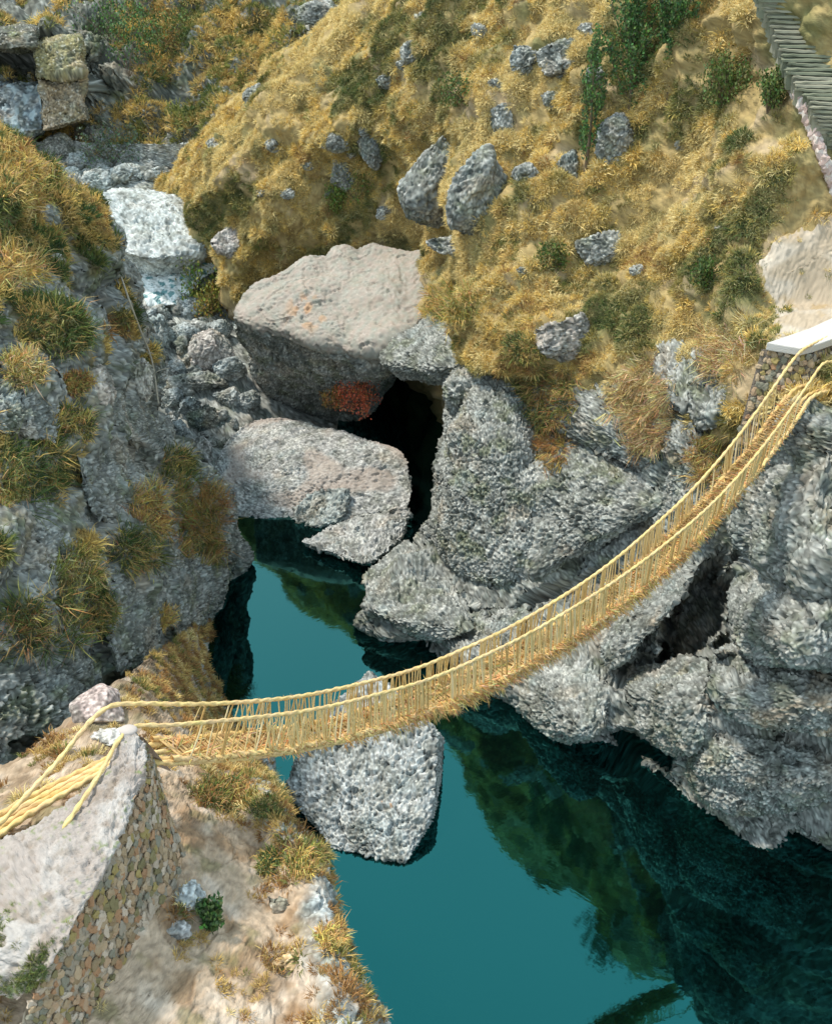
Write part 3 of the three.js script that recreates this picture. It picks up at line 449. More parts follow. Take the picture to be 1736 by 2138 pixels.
{
  const far = (pts, o, label) => bigRock(B(pts), { detail: 30, k: 30, disp: (p) => rfFar(p) * 0.2, skin: rk, color: (p) => { const c = rockColor(p, o); if (o.streak) mix3(c, [0.4, 0.5, 0.54], 0.8 * sstep(0.1, 0.5, n3(p.x * 1.5, p.y * 0.1, p.z * 1.5))); return c; } }, 'rock', label, 'rock');
  far([[-60, 180, 69], [88, 172, 69], [92, 270, 67.5], [-60, 300, 67], [-60, 180, 75], [88, 172, 75], [92, 290, 73], [-60, 300, 73]], { base: [0.12, 0.15, 0.17], dark: 0.6, moss: 0.2, streak: 1 }, 'dark rock wall with bluish vertical streaks at the far left');
  far([[86, 172, 68], [172, 160, 69], [182, 250, 67.5], [90, 272, 66.5], [86, 172, 75], [172, 160, 75], [182, 250, 73], [90, 272, 73]], { base: [0.25, 0.2, 0.13], buff: 0.8, dark: 0.4, moss: 0.3, pale: 0.2 }, 'squarish brown rock block beside the streaked dark wall');
  far([[70, 92, 68.5], [165, 78, 69.5], [172, 150, 68], [80, 165, 67.5], [70, 92, 76], [165, 78, 76], [172, 150, 75], [80, 165, 75]], { base: [0.22, 0.2, 0.1], buff: 0.5, dark: 0.5, moss: 0.6, pale: 0.15 }, 'mossy brown overhanging block above the squarish brown rock');
  far([[-60, 60, 68], [75, 66, 68.5], [72, 100, 67.5], [-60, 100, 67], [-60, 60, 77], [75, 60, 77], [72, 100, 76], [-60, 110, 76]], { base: [0.1, 0.1, 0.08], moss: 0.6, dark: 0.7, pale: 0.1 }, 'mossy ledge with the black of the shadowed recess put into its colour, overhanging the streaked dark wall');  // near-black base colour stands in for the shadow of the recess here
  const L = [hillGeo], G = [gorgeGeo, hillGeo];
  boulder(922, 372, 122, 185, L, 'left half of the cleft grey outcrop in the middle of the grassy hillside', { deep: 0.7, lift: 0.3, pale: 0.6, moss: 0.5 });
  boulder(1012, 388, 128, 180, L, 'right half of the cleft grey outcrop in the middle of the grassy hillside', { deep: 0.7, lift: 0.3, pale: 0.5 });
  boulder(1100, 360, 66, 70, L, 'small pale rock just to the right of the cleft grey outcrop', { pale: 0.7 });
  boulder(950, 505, 110, 50, L, 'low bluish rock in the grass just behind the flat-topped boulder', { blue: 0.6 });
  boulder(1165, 690, 180, 105, [hillGeo, cliffGeo], 'flat brownish ledge rock in the grass at the edge of the right cliff', { deep: 0.7, k: 14, moss: 0.1, base: [0.36, 0.33, 0.3] });
  boulder(1258, 508, 115, 75, L, 'dark lichened rock in the grass below the slender dark tree', { dark: 0.7 });
  boulder(530, 195, 55, 55, L, 'lone grey rock on the golden spur, highest towards the valley', { blue: 0.5 });
  boulder(697, 288, 60, 45, L, 'dark slab with a black underside halfway up the golden spur', { dark: 0.6, k: 14 });
  boulder(715, 350, 60, 70, L, 'bluish rock at the lower end of the rocky crease in the slope', { blue: 0.7 });
  boulder(775, 300, 60, 75, L, 'bluish rock at the upper end of the rocky crease in the slope', { blue: 0.6 });
  boulder(1095, 115, 80, 70, L, 'pale-topped rock high on the slope under the top edge', { pale: 0.7 });
  boulder(1170, 110, 120, 95, L, 'wide dark mossy rock high on the slope beside the pale-topped rock', { dark: 0.7, moss: 0.6 });
  boulder(1285, 265, 90, 100, L, 'grey rock at the foot of the densest dark tree', { pale: 0.5, dark: 0.5 });
  boulder(1190, 345, 50, 90, L, 'blackish upright rock at the foot of the slender dark tree', { base: [0.08, 0.09, 0.08], dark: 0.8 });
  boulder(860, 105, 70, 60, L, 'grey rock on the slope near the top of the golden ridge', {});
  boulder(810, 165, 60, 50, L, 'dark rock below the golden ridge line', { dark: 0.7 });
  boulder(1050, 240, 50, 70, L, 'speckled grey rock above the cleft outcrop', { pale: 0.6 });
  boulder(672, 18, 130, 60, [farGeo, hillGeo], 'grey rock slab at the top edge behind the golden ridge', { pale: 0.5 });
  boulder(215, 280, 90, 75, [farGeo, gorgeGeo], 'large grey boulder at the foot of the dark valley side', { pale: 0.6, base: [0.3, 0.32, 0.33] });
  boulder(122, 305, 80, 55, [farGeo, gorgeGeo], 'pale rock in the far stream bed left of the large grey boulder', { pale: 0.7 });
  boulder(55, 290, 70, 60, [farGeo, gorgeGeo], 'brown mossy rock at the foot of the dark far rock wall', { moss: 0.8, buff: 0.6 });
  boulder(485, 500, 90, 75, G, 'brownish rounded rock beside the whitish boulder at the foot of the spur', { base: [0.36, 0.33, 0.32], moss: 0.1, dark: 0.2 });
  // small stones bedded in the grass, in the stony strips of the slope
  for (const [x, y, w, h, l] of [[760, 270, 34, 26, 'small dark stone above the upper bluish rock of the crease'], [735, 315, 30, 26, 'small grey stone between the two bluish rocks of the crease'], [690, 400, 34, 24, 'grey stone below the rocky crease'], [640, 345, 26, 18, 'little stone in the golden grass left of the crease'], [600, 400, 36, 24, 'pale little stone low on the golden spur'], [545, 400, 26, 20, 'small turquoise-grey stone at the foot of the golden spur'], [880, 30, 44, 34, 'dark stone near the top edge right of the ridge'], [840, 130, 40, 30, 'grey stone under the golden ridge line'], [1000, 60, 40, 30, 'dark stone high on the slope between ridge and trees'], [1040, 170, 44, 36, 'dark stone in the grass above the speckled rock'], [1150, 200, 50, 36, 'mossy stone left of the slender tree'], [1240, 150, 46, 40, 'grey stone between the slender and the densest tree'], [1230, 60, 60, 40, 'pale stone between the trees near the top edge'], [1420, 300, 34, 24, 'small stone in the grass below the round-topped tree'], [1330, 560, 36, 22, 'small pale stone right of the lichened rock'], [1090, 560, 30, 20, 'small stone in the grass above the flat ledge rock'], [1500, 470, 34, 22, 'small stone in the grass left of the sandy path'], [570, 300, 40, 28, 'dark stone on the flank of the golden spur'], [450, 300, 44, 34, 'grey stone on the crest of the golden spur'], [800, 440, 40, 30, 'mossy stone above the flat-topped boulder']]) boulder(x, y, w, h, L, l, { dark: rr(0.3, 0.8), moss: rr(0.2, 0.7), pale: rr(0.2, 0.8), lift: -0.15 });
  const S = [gorgeGeo];
  boulder(338, 702, 82, 92, S, 'smooth bluish rounded boulder in the stream beside the left rock face', { base: [0.3, 0.36, 0.37], pale: 0.4, dark: 0.2, moss: 0.2, lift: 0.5 });
  boulder(432, 738, 84, 96, S, 'pinkish pointed boulder in the stream left of the huge boulder', { base: [0.38, 0.35, 0.33], pale: 0.4, dark: 0.2, moss: 0.2, lift: 0.5 });
  boulder(432, 872, 90, 66, S, 'dark greenish wet rock beside the pale slab', { base: [0.1, 0.14, 0.14], dark: 0.5, pale: 0.15, lift: 0.5 });
  boulder(410, 792, 120, 50, S, 'low layered grey rock below the pinkish pointed boulder', { lift: 0.4 });
  boulder(420, 935, 70, 60, S, 'whitish rock at the foot of the pale slab, nearest the left rock face', { base: [0.45, 0.46, 0.46], pale: 0.7, lift: 0.5 });
  boulder(370, 640, 56, 46, S, 'mossy round stone at the lower end of the white water', { moss: 0.7, lift: 0.5 });
  for (const [x, y, w, h, l] of [[405, 640, 60, 44, 'grey boulder at the foot of the bright green bush'], [330, 655, 50, 40, 'bluish boulder under the white water'], [395, 690, 54, 46, 'pale boulder right of the smooth bluish boulder'], [330, 775, 62, 52, 'blue-grey boulder below the smooth bluish boulder'], [375, 765, 56, 44, 'pale boulder between the bluish and the pinkish boulders'], [480, 770, 70, 56, 'dark boulder in the shade left of the huge boulder'], [355, 835, 60, 48, 'whitish boulder against the left rock face'], [400, 845, 56, 44, 'grey boulder left of the dark wet rock'], [470, 830, 66, 46, 'mottled boulder above the dark wet rock'], [520, 840, 60, 44, 'shadowed boulder under the overhang'], [380, 900, 58, 44, 'blue-grey boulder below the whitish one'], [350, 880, 44, 36, 'small pale boulder tucked under the left rock face'], [455, 690, 50, 40, 'mossy boulder under the corner of the huge boulder'], [290, 610, 50, 44, 'dark boulder at the edge of the white water'], [420, 590, 56, 38, 'bluish boulder right of the white water'], [270, 565, 50, 34, 'blackish boulder below the whitish boulder']]) boulder(x, y, w, h, S, l, { base: [0.28, 0.32, 0.33], pale: rr(0.3, 0.8), dark: rr(0.1, 0.5), moss: 0.25, lift: 0.55 });
  for (const [x, y, w, h, l] of [[150, 375, 74, 40, 'flat bluish boulder left of the whitish boulder, upstream'], [95, 350, 60, 36, 'blue-grey boulder in the far stream bed near the left grass'], [215, 372, 66, 44, 'bluish boulder behind the left end of the whitish boulder'], [280, 360, 70, 36, 'flat grey boulder behind the whitish boulder'], [170, 335, 56, 34, 'pale boulder in the middle of the far stream bed'], [40, 335, 56, 34, 'pale blue boulder at the far left of the stream bed'], [340, 352, 54, 30, 'small flat boulder at the foot of the golden spur'], [395, 560, 84, 46, 'broad pale boulder below the whitish one beside the white water'], [460, 545, 60, 44, 'pale boulder at the foot of the spur right of the white water'], [300, 690, 50, 46, 'bluish boulder against the left rock face below the white water'], [375, 700, 46, 40, 'bluish cobble-shaped boulder between the smooth bluish and the pinkish ones'], [510, 690, 56, 46, 'dark boulder against the corner of the huge boulder']]) boulder(x, y, w, h, [gorgeGeo, farGeo], l, { base: [0.32, 0.37, 0.38], pale: rr(0.4, 0.8), dark: rr(0.1, 0.4), moss: 0.2, blue: 0.5, lift: 0.5 });
  for (let i = 0; i < 40; i++) { const v = rnd(), x = lerp(345, 320, v) + rr(-15, 150 - 40 * v), y = lerp(930, 640, v); boulder(x, y, rr(16, 42), rr(13, 32), S, 'small grey stone in the rubble ' + (y > 860 ? 'beside the pale slab below the dark wet rock' : y > 790 ? 'below the low layered grey rock' : y > 720 ? (x > 400 ? 'around the pinkish pointed boulder' : 'below the smooth bluish boulder') : x > 400 ? 'between the green bush and the pinkish boulder' : 'between the white water and the smooth bluish boulder'), { name: 'stone', category: 'stone', group: 'rubble stones in the stream bed', lift: 0.5, detail: 5, pale: rr(0.2, 0.9), dark: rr(0, 0.5) }); }
  for (let i = 0; i < 18; i++) { const v = rnd(), x = lerp(60, 330, v) + rr(-30, 60), y = lerp(325, 375, v) + rr(-8, 16); boulder(x, y, rr(18, 44), rr(12, 28), [gorgeGeo, farGeo], 'small pale stone in the far stream bed above the whitish boulder', { name: 'stone', category: 'stone', group: 'stones in the far stream bed', lift: 0.5, detail: 5, pale: 0.8, moss: rr(0, 0.6) }); }
  const N = [bankGeo];
  boulder(400, 1868, 64, 92, N, 'bluish grey stone bedded in the brown earth beside the rubble wall', { base: [0.42, 0.46, 0.47], pale: 0.6, dark: 0.1, moss: 0.1, detail: 16 });
  boulder(372, 1935, 56, 40, N, 'small pale stone in the earth below the bluish grey stone', { base: [0.5, 0.5, 0.5], detail: 10 });
  boulder(585, 1885, 60, 40, N, 'dark-edged stone near the brink of the earth bank', { base: [0.35, 0.3, 0.26], detail: 12 });
  boulder(600, 2000, 90, 50, N, 'buff clod of rock on the earth bank near the water', { base: [0.5, 0.36, 0.2], dark: 0.2, detail: 14 });
  boulder(185, 1482, 120, 70, [bankGeo, leftGeo], 'pinkish flat anchor rock that carries the far handrail rope', { base: [0.42, 0.34, 0.32], moss: 0.15, dark: 0.2, k: 20, lift: 0.5, deep: 1.2, detail: 22, rough: 0.25 });
  boulder(222, 1543, 84, 34, N, 'white streaked stone lying between the two handrail ropes', { base: [0.62, 0.63, 0.62], pale: 0.9, moss: 0.15, dark: 0.3, detail: 14, lift: 0.5 });
  boulder(300, 780, 40, 90, [leftGeo], 'pale leaning rock splinter on the edge of the left rock face', { base: [0.42, 0.4, 0.36], pale: 0.6, detail: 12 });
  boulder(215, 800, 60, 110, [leftGeo], 'pale brown rock rib on the left rock face below the dead branches', { base: [0.48, 0.42, 0.37], pale: 0.6, detail: 14, moss: 0.2 });
}

// ------------------------------------------------------------------ grasses
function blades(n, rad, hgt, o = {}) { // upright or drooping strips with a bend
  const pos = [], col = [], idx = [], lean = o.lean ?? 0.6, wid = o.width ?? 0.03;
  for (let i = 0; i < n; i++) {
    const a = rnd() * 6.283, r = Math.sqrt(rnd()) * rad, x = Math.cos(a) * r, z = Math.sin(a) * r, h = hgt * rr(0.55, 1.1), out = lean * (0.35 + r / rad) * rr(0.5, 1.3), b = a + rr(-0.7, 0.7);
    const dx = Math.cos(b) * out * h, dz = Math.sin(b) * out * h, t = rnd() * 6.283, w = wid * rr(0.6, 1.3), wx = Math.cos(t) * w, wz = Math.sin(t) * w, k = pos.length / 3, droop = o.droop ?? 0.15;
    pos.push(x - wx, -0.05 * hgt, z - wz, x + wx, -0.05 * hgt, z + wz, x + dx * 0.4 - wx * 0.8, h * 0.6, z + dz * 0.4 - wz * 0.8, x + dx * 0.4 + wx * 0.8, h * 0.6, z + dz * 0.4 + wz * 0.8, x + dx, h * (1 - droop * rnd() * 2), z + dz);
    const m = o.palette ? o.palette[Math.floor(rnd() * o.palette.length)].map((q) => q * rr(0.75, 1.2)) : Array(3).fill(rr(0.65, 1.15));
    for (let q = 0; q < 5; q++) col.push(...m);
    idx.push(k, k + 1, k + 2, k + 1, k + 3, k + 2, k + 2, k + 3, k + 4);
  }
  const g = new THREE.BufferGeometry(); g.setAttribute('position', new THREE.Float32BufferAttribute(pos, 3)); g.setAttribute('color', new THREE.Float32BufferAttribute(col, 3)); g.setIndex(idx); g.computeVertexNormals(); return g;
}
const matGrass = new THREE.MeshPhysicalMaterial({ vertexColors: true, roughness: 1, side: THREE.DoubleSide, transmission: 0.12, thickness: 0 });
const tufts = [0, 1, 2, 3].map(() => blades(36, 0.17, 0.26, { lean: 0.9, width: 0.014, droop: 0.4 }));
const GOLD = [0.84, 0.62, 0.19], OCHRE = [0.64, 0.46, 0.16], STRAW = [0.9, 0.75, 0.36], OLIVE = [0.22, 0.24, 0.06], RUSSET = [0.42, 0.23, 0.08], GREEN = [0.07, 0.13, 0.03];
function cover(geo, density, colorAt, size, name, label, category, opt = {}) {
  const { nu, nv } = geo.userData, P = geo.attributes.position, Nn = geo.attributes.normal, lists = tufts.map(() => []);
  const a = V(), b = V(), c = V(), n = V(), up = V(0, 1, 0), q = new THREE.Quaternion(), q2 = new THREE.Quaternion();
  for (let j = 0; j < nv; j++) for (let i = 0; i < nu; i++) {
    const k = j * (nu + 1) + i; a.fromBufferAttribute(P, k); b.fromBufferAttribute(P, k + 1); c.fromBufferAttribute(P, k + nu + 1);
    const area = b.clone().sub(a).cross(c.clone().sub(a)).length(); n.fromBufferAttribute(Nn, k);
    const e = area * density(a, i / nu, j / nv, n); let m = Math.floor(e) + (rnd() < e % 1 ? 1 : 0);
    while (m-- > 0) {
      const p = a.clone().addScaledVector(b.clone().sub(a), rnd()).addScaledVector(c.clone().sub(a), rnd());
      const axis = up.clone().lerp(n, opt.follow ?? 0.45).add(V(rr(-0.2, 0.2), -(opt.hang ?? 0.1), rr(-0.2, 0.2))).addScaledVector(V(n.x, 0, n.z), opt.down ?? 0.35).normalize();
      q.setFromUnitVectors(up, axis).multiply(q2.setFromAxisAngle(up, rnd() * 6.283));
      const s = size * rr(0.6, 1.35) * (1 + 0.5 * n3(p.x * 0.8, p.y * 0.8, p.z * 0.8)), col = colorAt(p);
      lists[Math.floor(rnd() * lists.length)].push([new THREE.Matrix4().compose(p, q.clone(), V(s, s * rr(0.75, 1.25), s)), col]);
    }
  }
  const root = new THREE.Group(); let total = 0;
  lists.forEach((l, t) => { const im = new THREE.InstancedMesh(tufts[t], matGrass, l.length), cc = new THREE.Color(); l.forEach(([m, col], i) => { im.setMatrixAt(i, m); im.setColorAt(i, cc.setRGB(...col)); }); im.name = 'tufts'; root.add(im); total += l.length; });
  console.log(name, total);
  return add(root, name, label, category, null, 'stuff');
}
const pick = (p, list) => { // neighbouring tufts share a tone
  const v = clamp(0.5 + 0.75 * fbm(p.x * 0.28, p.y * 0.28, p.z * 0.28 + 21, 3) + rr(-0.16, 0.16), 0, 0.999) * list.length, i = Math.floor(v), c = [...list[i]], m = rr(0.8, 1.2); if (rnd() < 0.12) return list[Math.floor(rnd() * list.length)].map((x) => x * m); return c.map((x) => x * m);
};
const foot = (list) => list.map(([x, y]) => sightOn(x, y, [hillGeo]).p), pathAt = foot([[1640, 560], [1690, 600], [1740, 560], [1700, 640], [1750, 480], [1690, 490], [1760, 650], [1670, 650], [1650, 690], [1640, 620]]);
const stairLine = new THREE.CatmullRomCurve3(foot([[1870, 440], [1800, 330], [1748, 250], [1705, 180], [1675, 110], [1652, 50], [1640, -10], [1632, -70]])), stairAt = stairLine.getSpacedPoints(40);
const onPath = (p) => Math.min(Math.hypot(p.x - landing.x, p.z - landing.z) - 0.9, ...pathAt.map((q) => Math.hypot(p.x - q.x, p.z - q.z)), ...stairAt.map((q) => Math.hypot(p.x - q.x, (p.z - q.z)) + 0.15));
const band = (p) => n3((0.76 * p.x - 0.65 * p.y) * 0.34, (0.65 * p.x + 0.76 * p.y) * 0.06, p.z * 0.05 + 4); // ribs and gullies run down the slope
const bare = (p) => sstep(0.24, -0.02, fbm(p.x * 0.5 + 60, p.y * 0.55, p.z * 0.5, 4) + 0.12 * band(p));
cover(hillGeo, (p, u, v) => (v > 0.76 ? 6 : 62) * (0.06 + 0.94 * bare(p)) * sstep(0.7, 1.15, onPath(p)) * (v < 0.11 || (v < 0.17 && u > 0.3 && u < 0.48) ? 0 : 1), (p) => {
  const c = pick(p, [OLIVE, OCHRE, STRAW, GOLD, STRAW, GOLD, OCHRE, RUSSET]); const bd = band(p), g = sstep(0.06, 0.4, fbm(p.x * 0.3 - 9, p.y * 0.3, p.z * 0.3, 3) + 0.22 * sstep(3, 9, p.x) - 0.5 * bd); mix3(c, GREEN, g * (0.45 + 0.55 * rnd())); mix3(c, STRAW, 0.75 * sstep(0.05, 0.45, bd)); return c;
}, 0.68, 'dry_grass', 'dry golden tussock grass covering the hillside', 'grass');
cover(leftGeo, (p, u, v, n) => 60 * sstep(0.42, 0.7, grassyLeft(p)) * sstep(0.05, 0.35, n.y), (p) => { const c = pick(p, [GREEN, OLIVE, GREEN, OCHRE, GOLD, OCHRE, RUSSET, OLIVE]); return c; }, 0.85, 'cliff_grass', 'golden and green grass growing over the upper left rock face', 'grass', { down: 0.6, hang: 0.3 });
cover(cliffGeo, (p, u, v, n) => 26 * sstep(0.86, 0.94, v + 0.06 * n3(p.x * 0.5, p.y * 0.5, p.z * 0.5)) * sstep(0.1, 0.3, u), (p) => pick(p, [OLIVE, OCHRE, STRAW, GOLD, STRAW, RUSSET]), 1.2, 'cliff_edge_grass', 'pale dry grass fringing the top edge of the right cliff', 'grass', { down: 0.8, hang: 0.5 });
cover(bankGeo, (p, u, v) => 26 * sstep(0.1, 0.4, fbm(p.x * 0.6, p.y * 0.6, p.z * 0.6 + 77, 3) + 0.35 * sstep(0.6, 0.72, u) * sstep(0.92, 0.8, u) + (v < 0.45 ? 0.12 : -0.05) + (u < 0.35 ? 0.1 : 0)) * (u > 0.84 ? 0.2 : 1), (p) => { const c = pick(p, [OLIVE, OCHRE, RUSSET, OCHRE, STRAW, OLIVE]); return c; }, 0.5, 'bank_grass', 'short brown and olive grass on the near earth bank', 'grass', { down: 0.3 });
cover(farGeo, (p, u, v, n) => 10 * sstep(-0.15, 0.2, fbm(p.x * 0.12, p.y * 0.12, p.z * 0.12 + 5, 3) + 0.5 * (u - 0.4)) * sstep(0.0, 0.3, n.y), (p) => pick(p, [GREEN, OLIVE, OLIVE, OCHRE, OCHRE, GOLD, OLIVE]), 1.35, 'far_grass', 'dull green and ochre grass over the far valley side', 'grass');

// ------------------------------------------------------------------ rope bridge
const straw = (r, g, b) => std(r, g, b, 0.85);
const matRope = std(0.78, 0.58, 0.27, 0.9, { vertexColors: true }), matRopeB = std(0.7, 0.48, 0.2, 0.9, { vertexColors: true }), matTie = [straw(0.74, 0.58, 0.28), straw(0.64, 0.45, 0.17), straw(0.8, 0.67, 0.4), straw(0.5, 0.33, 0.12)], matStick = straw(0.55, 0.38, 0.17);
function rope(pts, r, { pitch = 0.24, radial = 10, step = 0.022, strands = 2, smoothPath = true } = {}) { // laid rope: strands show as a spiral
  const path = new THREE.CatmullRomCurve3(pts, false, 'centripetal'), L = path.getLength(), n = Math.max(4, Math.round(L / step)), up = V(0, 1, 0);
  const pos = [], col = [], idx = [], t = V(), s = V(), b = V(), P = path.getSpacedPoints(n);
  for (let i = 0; i <= n; i++) {
    t.subVectors(P[Math.min(i + 1, n)], P[Math.max(i - 1, 0)]).normalize(); s.crossVectors(t, up).normalize(); b.crossVectors(s, t);
    for (let k = 0; k < radial; k++) { const a = k / radial * 2 * Math.PI, q = r * (0.68 + 0.5 * Math.abs(Math.cos((a * strands - i / n * L / pitch * 2 * Math.PI) / 2))) * (1 + 0.16 * n3(i * 0.09, k * 0.5, r * 50) + 0.08 * n3(i * 0.6, k, 5)), x = Math.cos(a) * q, y = Math.sin(a) * q; pos.push(P[i].x + s.x * x + b.x * y, P[i].y + s.y * x + b.y * y, P[i].z + s.z * x + b.z * y); const m = (1 + 0.28 * n3b(i * 0.13, k * 0.9, r * 90) + 0.2 * n3(i * 0.5, k * 2, 3)) * 0.95; col.push(m, m * (1 - 0.06 * n3(i * 0.05, 7, r * 40)), m * (1 - 0.15 * n3(i * 0.05, 2, r * 40))); }
    if (i < n) for (let k = 0; k < radial; k++) { const k2 = (k + 1) % radial, o = i * radial; idx.push(o + k, o + k2, o + radial + k, o + k2, o + radial + k2, o + radial + k); }
  }
  const g = new THREE.BufferGeometry(); g.setAttribute('position', new THREE.Float32BufferAttribute(pos, 3)); g.setAttribute('color', new THREE.Float32BufferAttribute(col, 3)); g.setIndex(idx); g.computeVertexNormals(); return g;
}
const A0 = V(-4.32, 0, -12.97), B0 = V(10.65, 0, -26.49), dirB = B0.clone().sub(A0).normalize(), spanL = B0.distanceTo(A0), perp = V(dirB.z, 0, -dirB.x); // perp points to the far (upstream) side
if (perp.z > 0) perp.negate();
const table = (T) => (x) => { const p = curve(T.map(([a, b]) => V(a, b, 0)), 0), n = T.length - 1; let i = 0; while (i < n - 1 && x > T[i + 1][0]) i++; const [x0, y0] = T[i], [x1, y1] = T[i + 1], m = (k) => (k <= 0 ? (T[1][1] - T[0][1]) / (T[1][0] - T[0][0]) : k >= n ? (T[n][1] - T[n - 1][1]) / (T[n][0] - T[n - 1][0]) : (T[k + 1][1] - T[k - 1][1]) / (T[k + 1][0] - T[k - 1][0])), h = x1 - x0, t = clamp((x - x0) / h), t2 = t * t, t3 = t2 * t; return (2 * t3 - 3 * t2 + 1) * y0 + (t3 - 2 * t2 + t) * h * m(i) + (-2 * t3 + 3 * t2) * y1 + (t3 - t2) * h * m(i + 1); };
const railH = table([[0, 13.87], [0.085, 12.98], [0.165, 12.23], [0.246, 11.66], [0.31, 11.29], [0.378, 11.06], [0.452, 10.90], [0.531, 10.86], [0.616, 10.91], [0.708, 11.14], [0.8, 11.58], [0.894, 12.48], [1, 14.01]]);
const deckH = table([[0, 13.00], [0.08, 12.11], [0.16, 11.33], [0.24, 10.73], [0.31, 10.36], [0.42, 10.00], [0.5, 9.87], [0.63, 9.92], [0.73, 10.25], [0.82, 10.86], [0.92, 11.82], [1, 13.00]]);
const railW = table([[0, 0.74], [0.09, 0.58], [0.3, 0.54], [0.5, 0.54], [0.62, 0.6], [0.72, 0.7], [0.82, 0.76], [1, 0.78]]);
const rail = (x, side) => A0.clone().addScaledVector(dirB, spanL * x).addScaledVector(perp, side ? railW(x) : 0).setY(railH(x) - (side ? 0.12 * Math.sin(Math.PI * x) : 0));
const deckC = (x, w) => A0.clone().addScaledVector(dirB, spanL * x).addScaledVector(perp, railW(x) * 0.5 + w).setY(deckH(x) - 0.06 * (1 - Math.abs(w) / 0.28));
const bridge = thing('rope_bridge', 'handwoven golden grass rope footbridge sagging across the gorge from near left to far right', 'bridge');
const along = (f, a, b, n) => Array.from({ length: n + 1 }, (_, i) => f(lerp(a, b, i / n)));
part(bridge, 'handrail_rope', rope([H(95, 1790, 13.13), H(138, 1722, 13.59), H(205, 1622, 13.73), H(252, 1540, 13.92), H(280, 1518, 13.94), ...along((x) => rail(x, 0), 0.02, 1, 40), rail(1, 0).addScaledVector(dirB, 0.8).setY(13.88), rail(1, 0).addScaledVector(dirB, 2.2).setY(13.7)], 0.034), matRope, 'handrail rope nearer the camera');
part(bridge, 'handrail_rope', rope([H(-260, 1975, 12.79), H(-60, 1782, 13.00), H(0, 1720, 13.12), H(120, 1590, 13.53), H(195, 1500, 13.81), H(232, 1474, 13.88), ...along((x) => rail(x, 1), 0.015, 0.985, 40), H(1668, 736, 13.95), H(1700, 716, 13.88), H(1760, 690, 13.8)], 0.037), matRope, 'handrail rope farther from the camera');
for (const [w, r, dy, back] of [[-0.28, 0.05, 0, 0], [-0.12, 0.043, 0.02, 1], [0.1, 0.043, 0.02, 2], [0.28, 0.05, 0, 3]])
  part(bridge, 'deck_rope', rope([H(-240 - back * 30, 1935 - back * 14, 12.48), H(-60 - back * 8, 1802 - back * 12, 12.68), H(20, 1728 - back * 13, 12.72), H(165, 1640 - back * 9, 12.81), H(248, 1597 - back * 7, 12.92), ...along((x) => deckC(x, w), 0.02, 1, 40), deckC(1, w).addScaledVector(dirB, 1.6).setY(12.75)], r, { pitch: 0.26, step: 0.026 }), back % 2 ? matRopeB : matRope);
{ // a second braid bound on the near edge of the deck
  part(bridge, 'edge_braid', rope(along((x) => deckC(x, -0.32).setY(deckH(x) + 0.1 + 0.03 * Math.sin(x * 90)), 0.02, 0.99, 60), 0.05, { pitch: 0.22, strands: 2 }), matRope);
  part(bridge, 'edge_braid', rope(along((x) => deckC(x, 0.32).setY(deckH(x) + 0.1 + 0.03 * Math.sin(x * 80 + 1)), 0.02, 0.99, 60), 0.05, { pitch: 0.22, strands: 2 }), matRopeB);
}
const tieGeo = (side, x, lean, r, sag) => { const a = rail(x, side), b = deckC(clamp(x + lean / spanL), side ? 0.31 : -0.31), m = a.clone().lerp(b, 0.5).add(V(rr(-0.05, 0.05), -sag, rr(-0.05, 0.05))); return new THREE.TubeGeometry(new THREE.QuadraticBezierCurve3(a.add(V(0, 0.03, 0)), m, b), 5, r, 5); };
for (const side of [0, 1]) for (let i = 0; i < 148; i++) {
  const x = lerp(0.05, 0.97, (i + rr(-0.35, 0.35)) / 148); if (n3(x * 34, 3 + side * 7, 1) > (side ? 0.42 : 0.62)) continue;
  const early = sstep(0.28, 0.1, x), late = sstep(0.78, 0.95, x);
  part(bridge, 'tie_rope', tieGeo(side, x, -0.3 * early + rr(-0.1, 0.08), rr(0.009, 0.021), 0.2 * late), matTie[Math.floor(rnd() * 4)]);
}
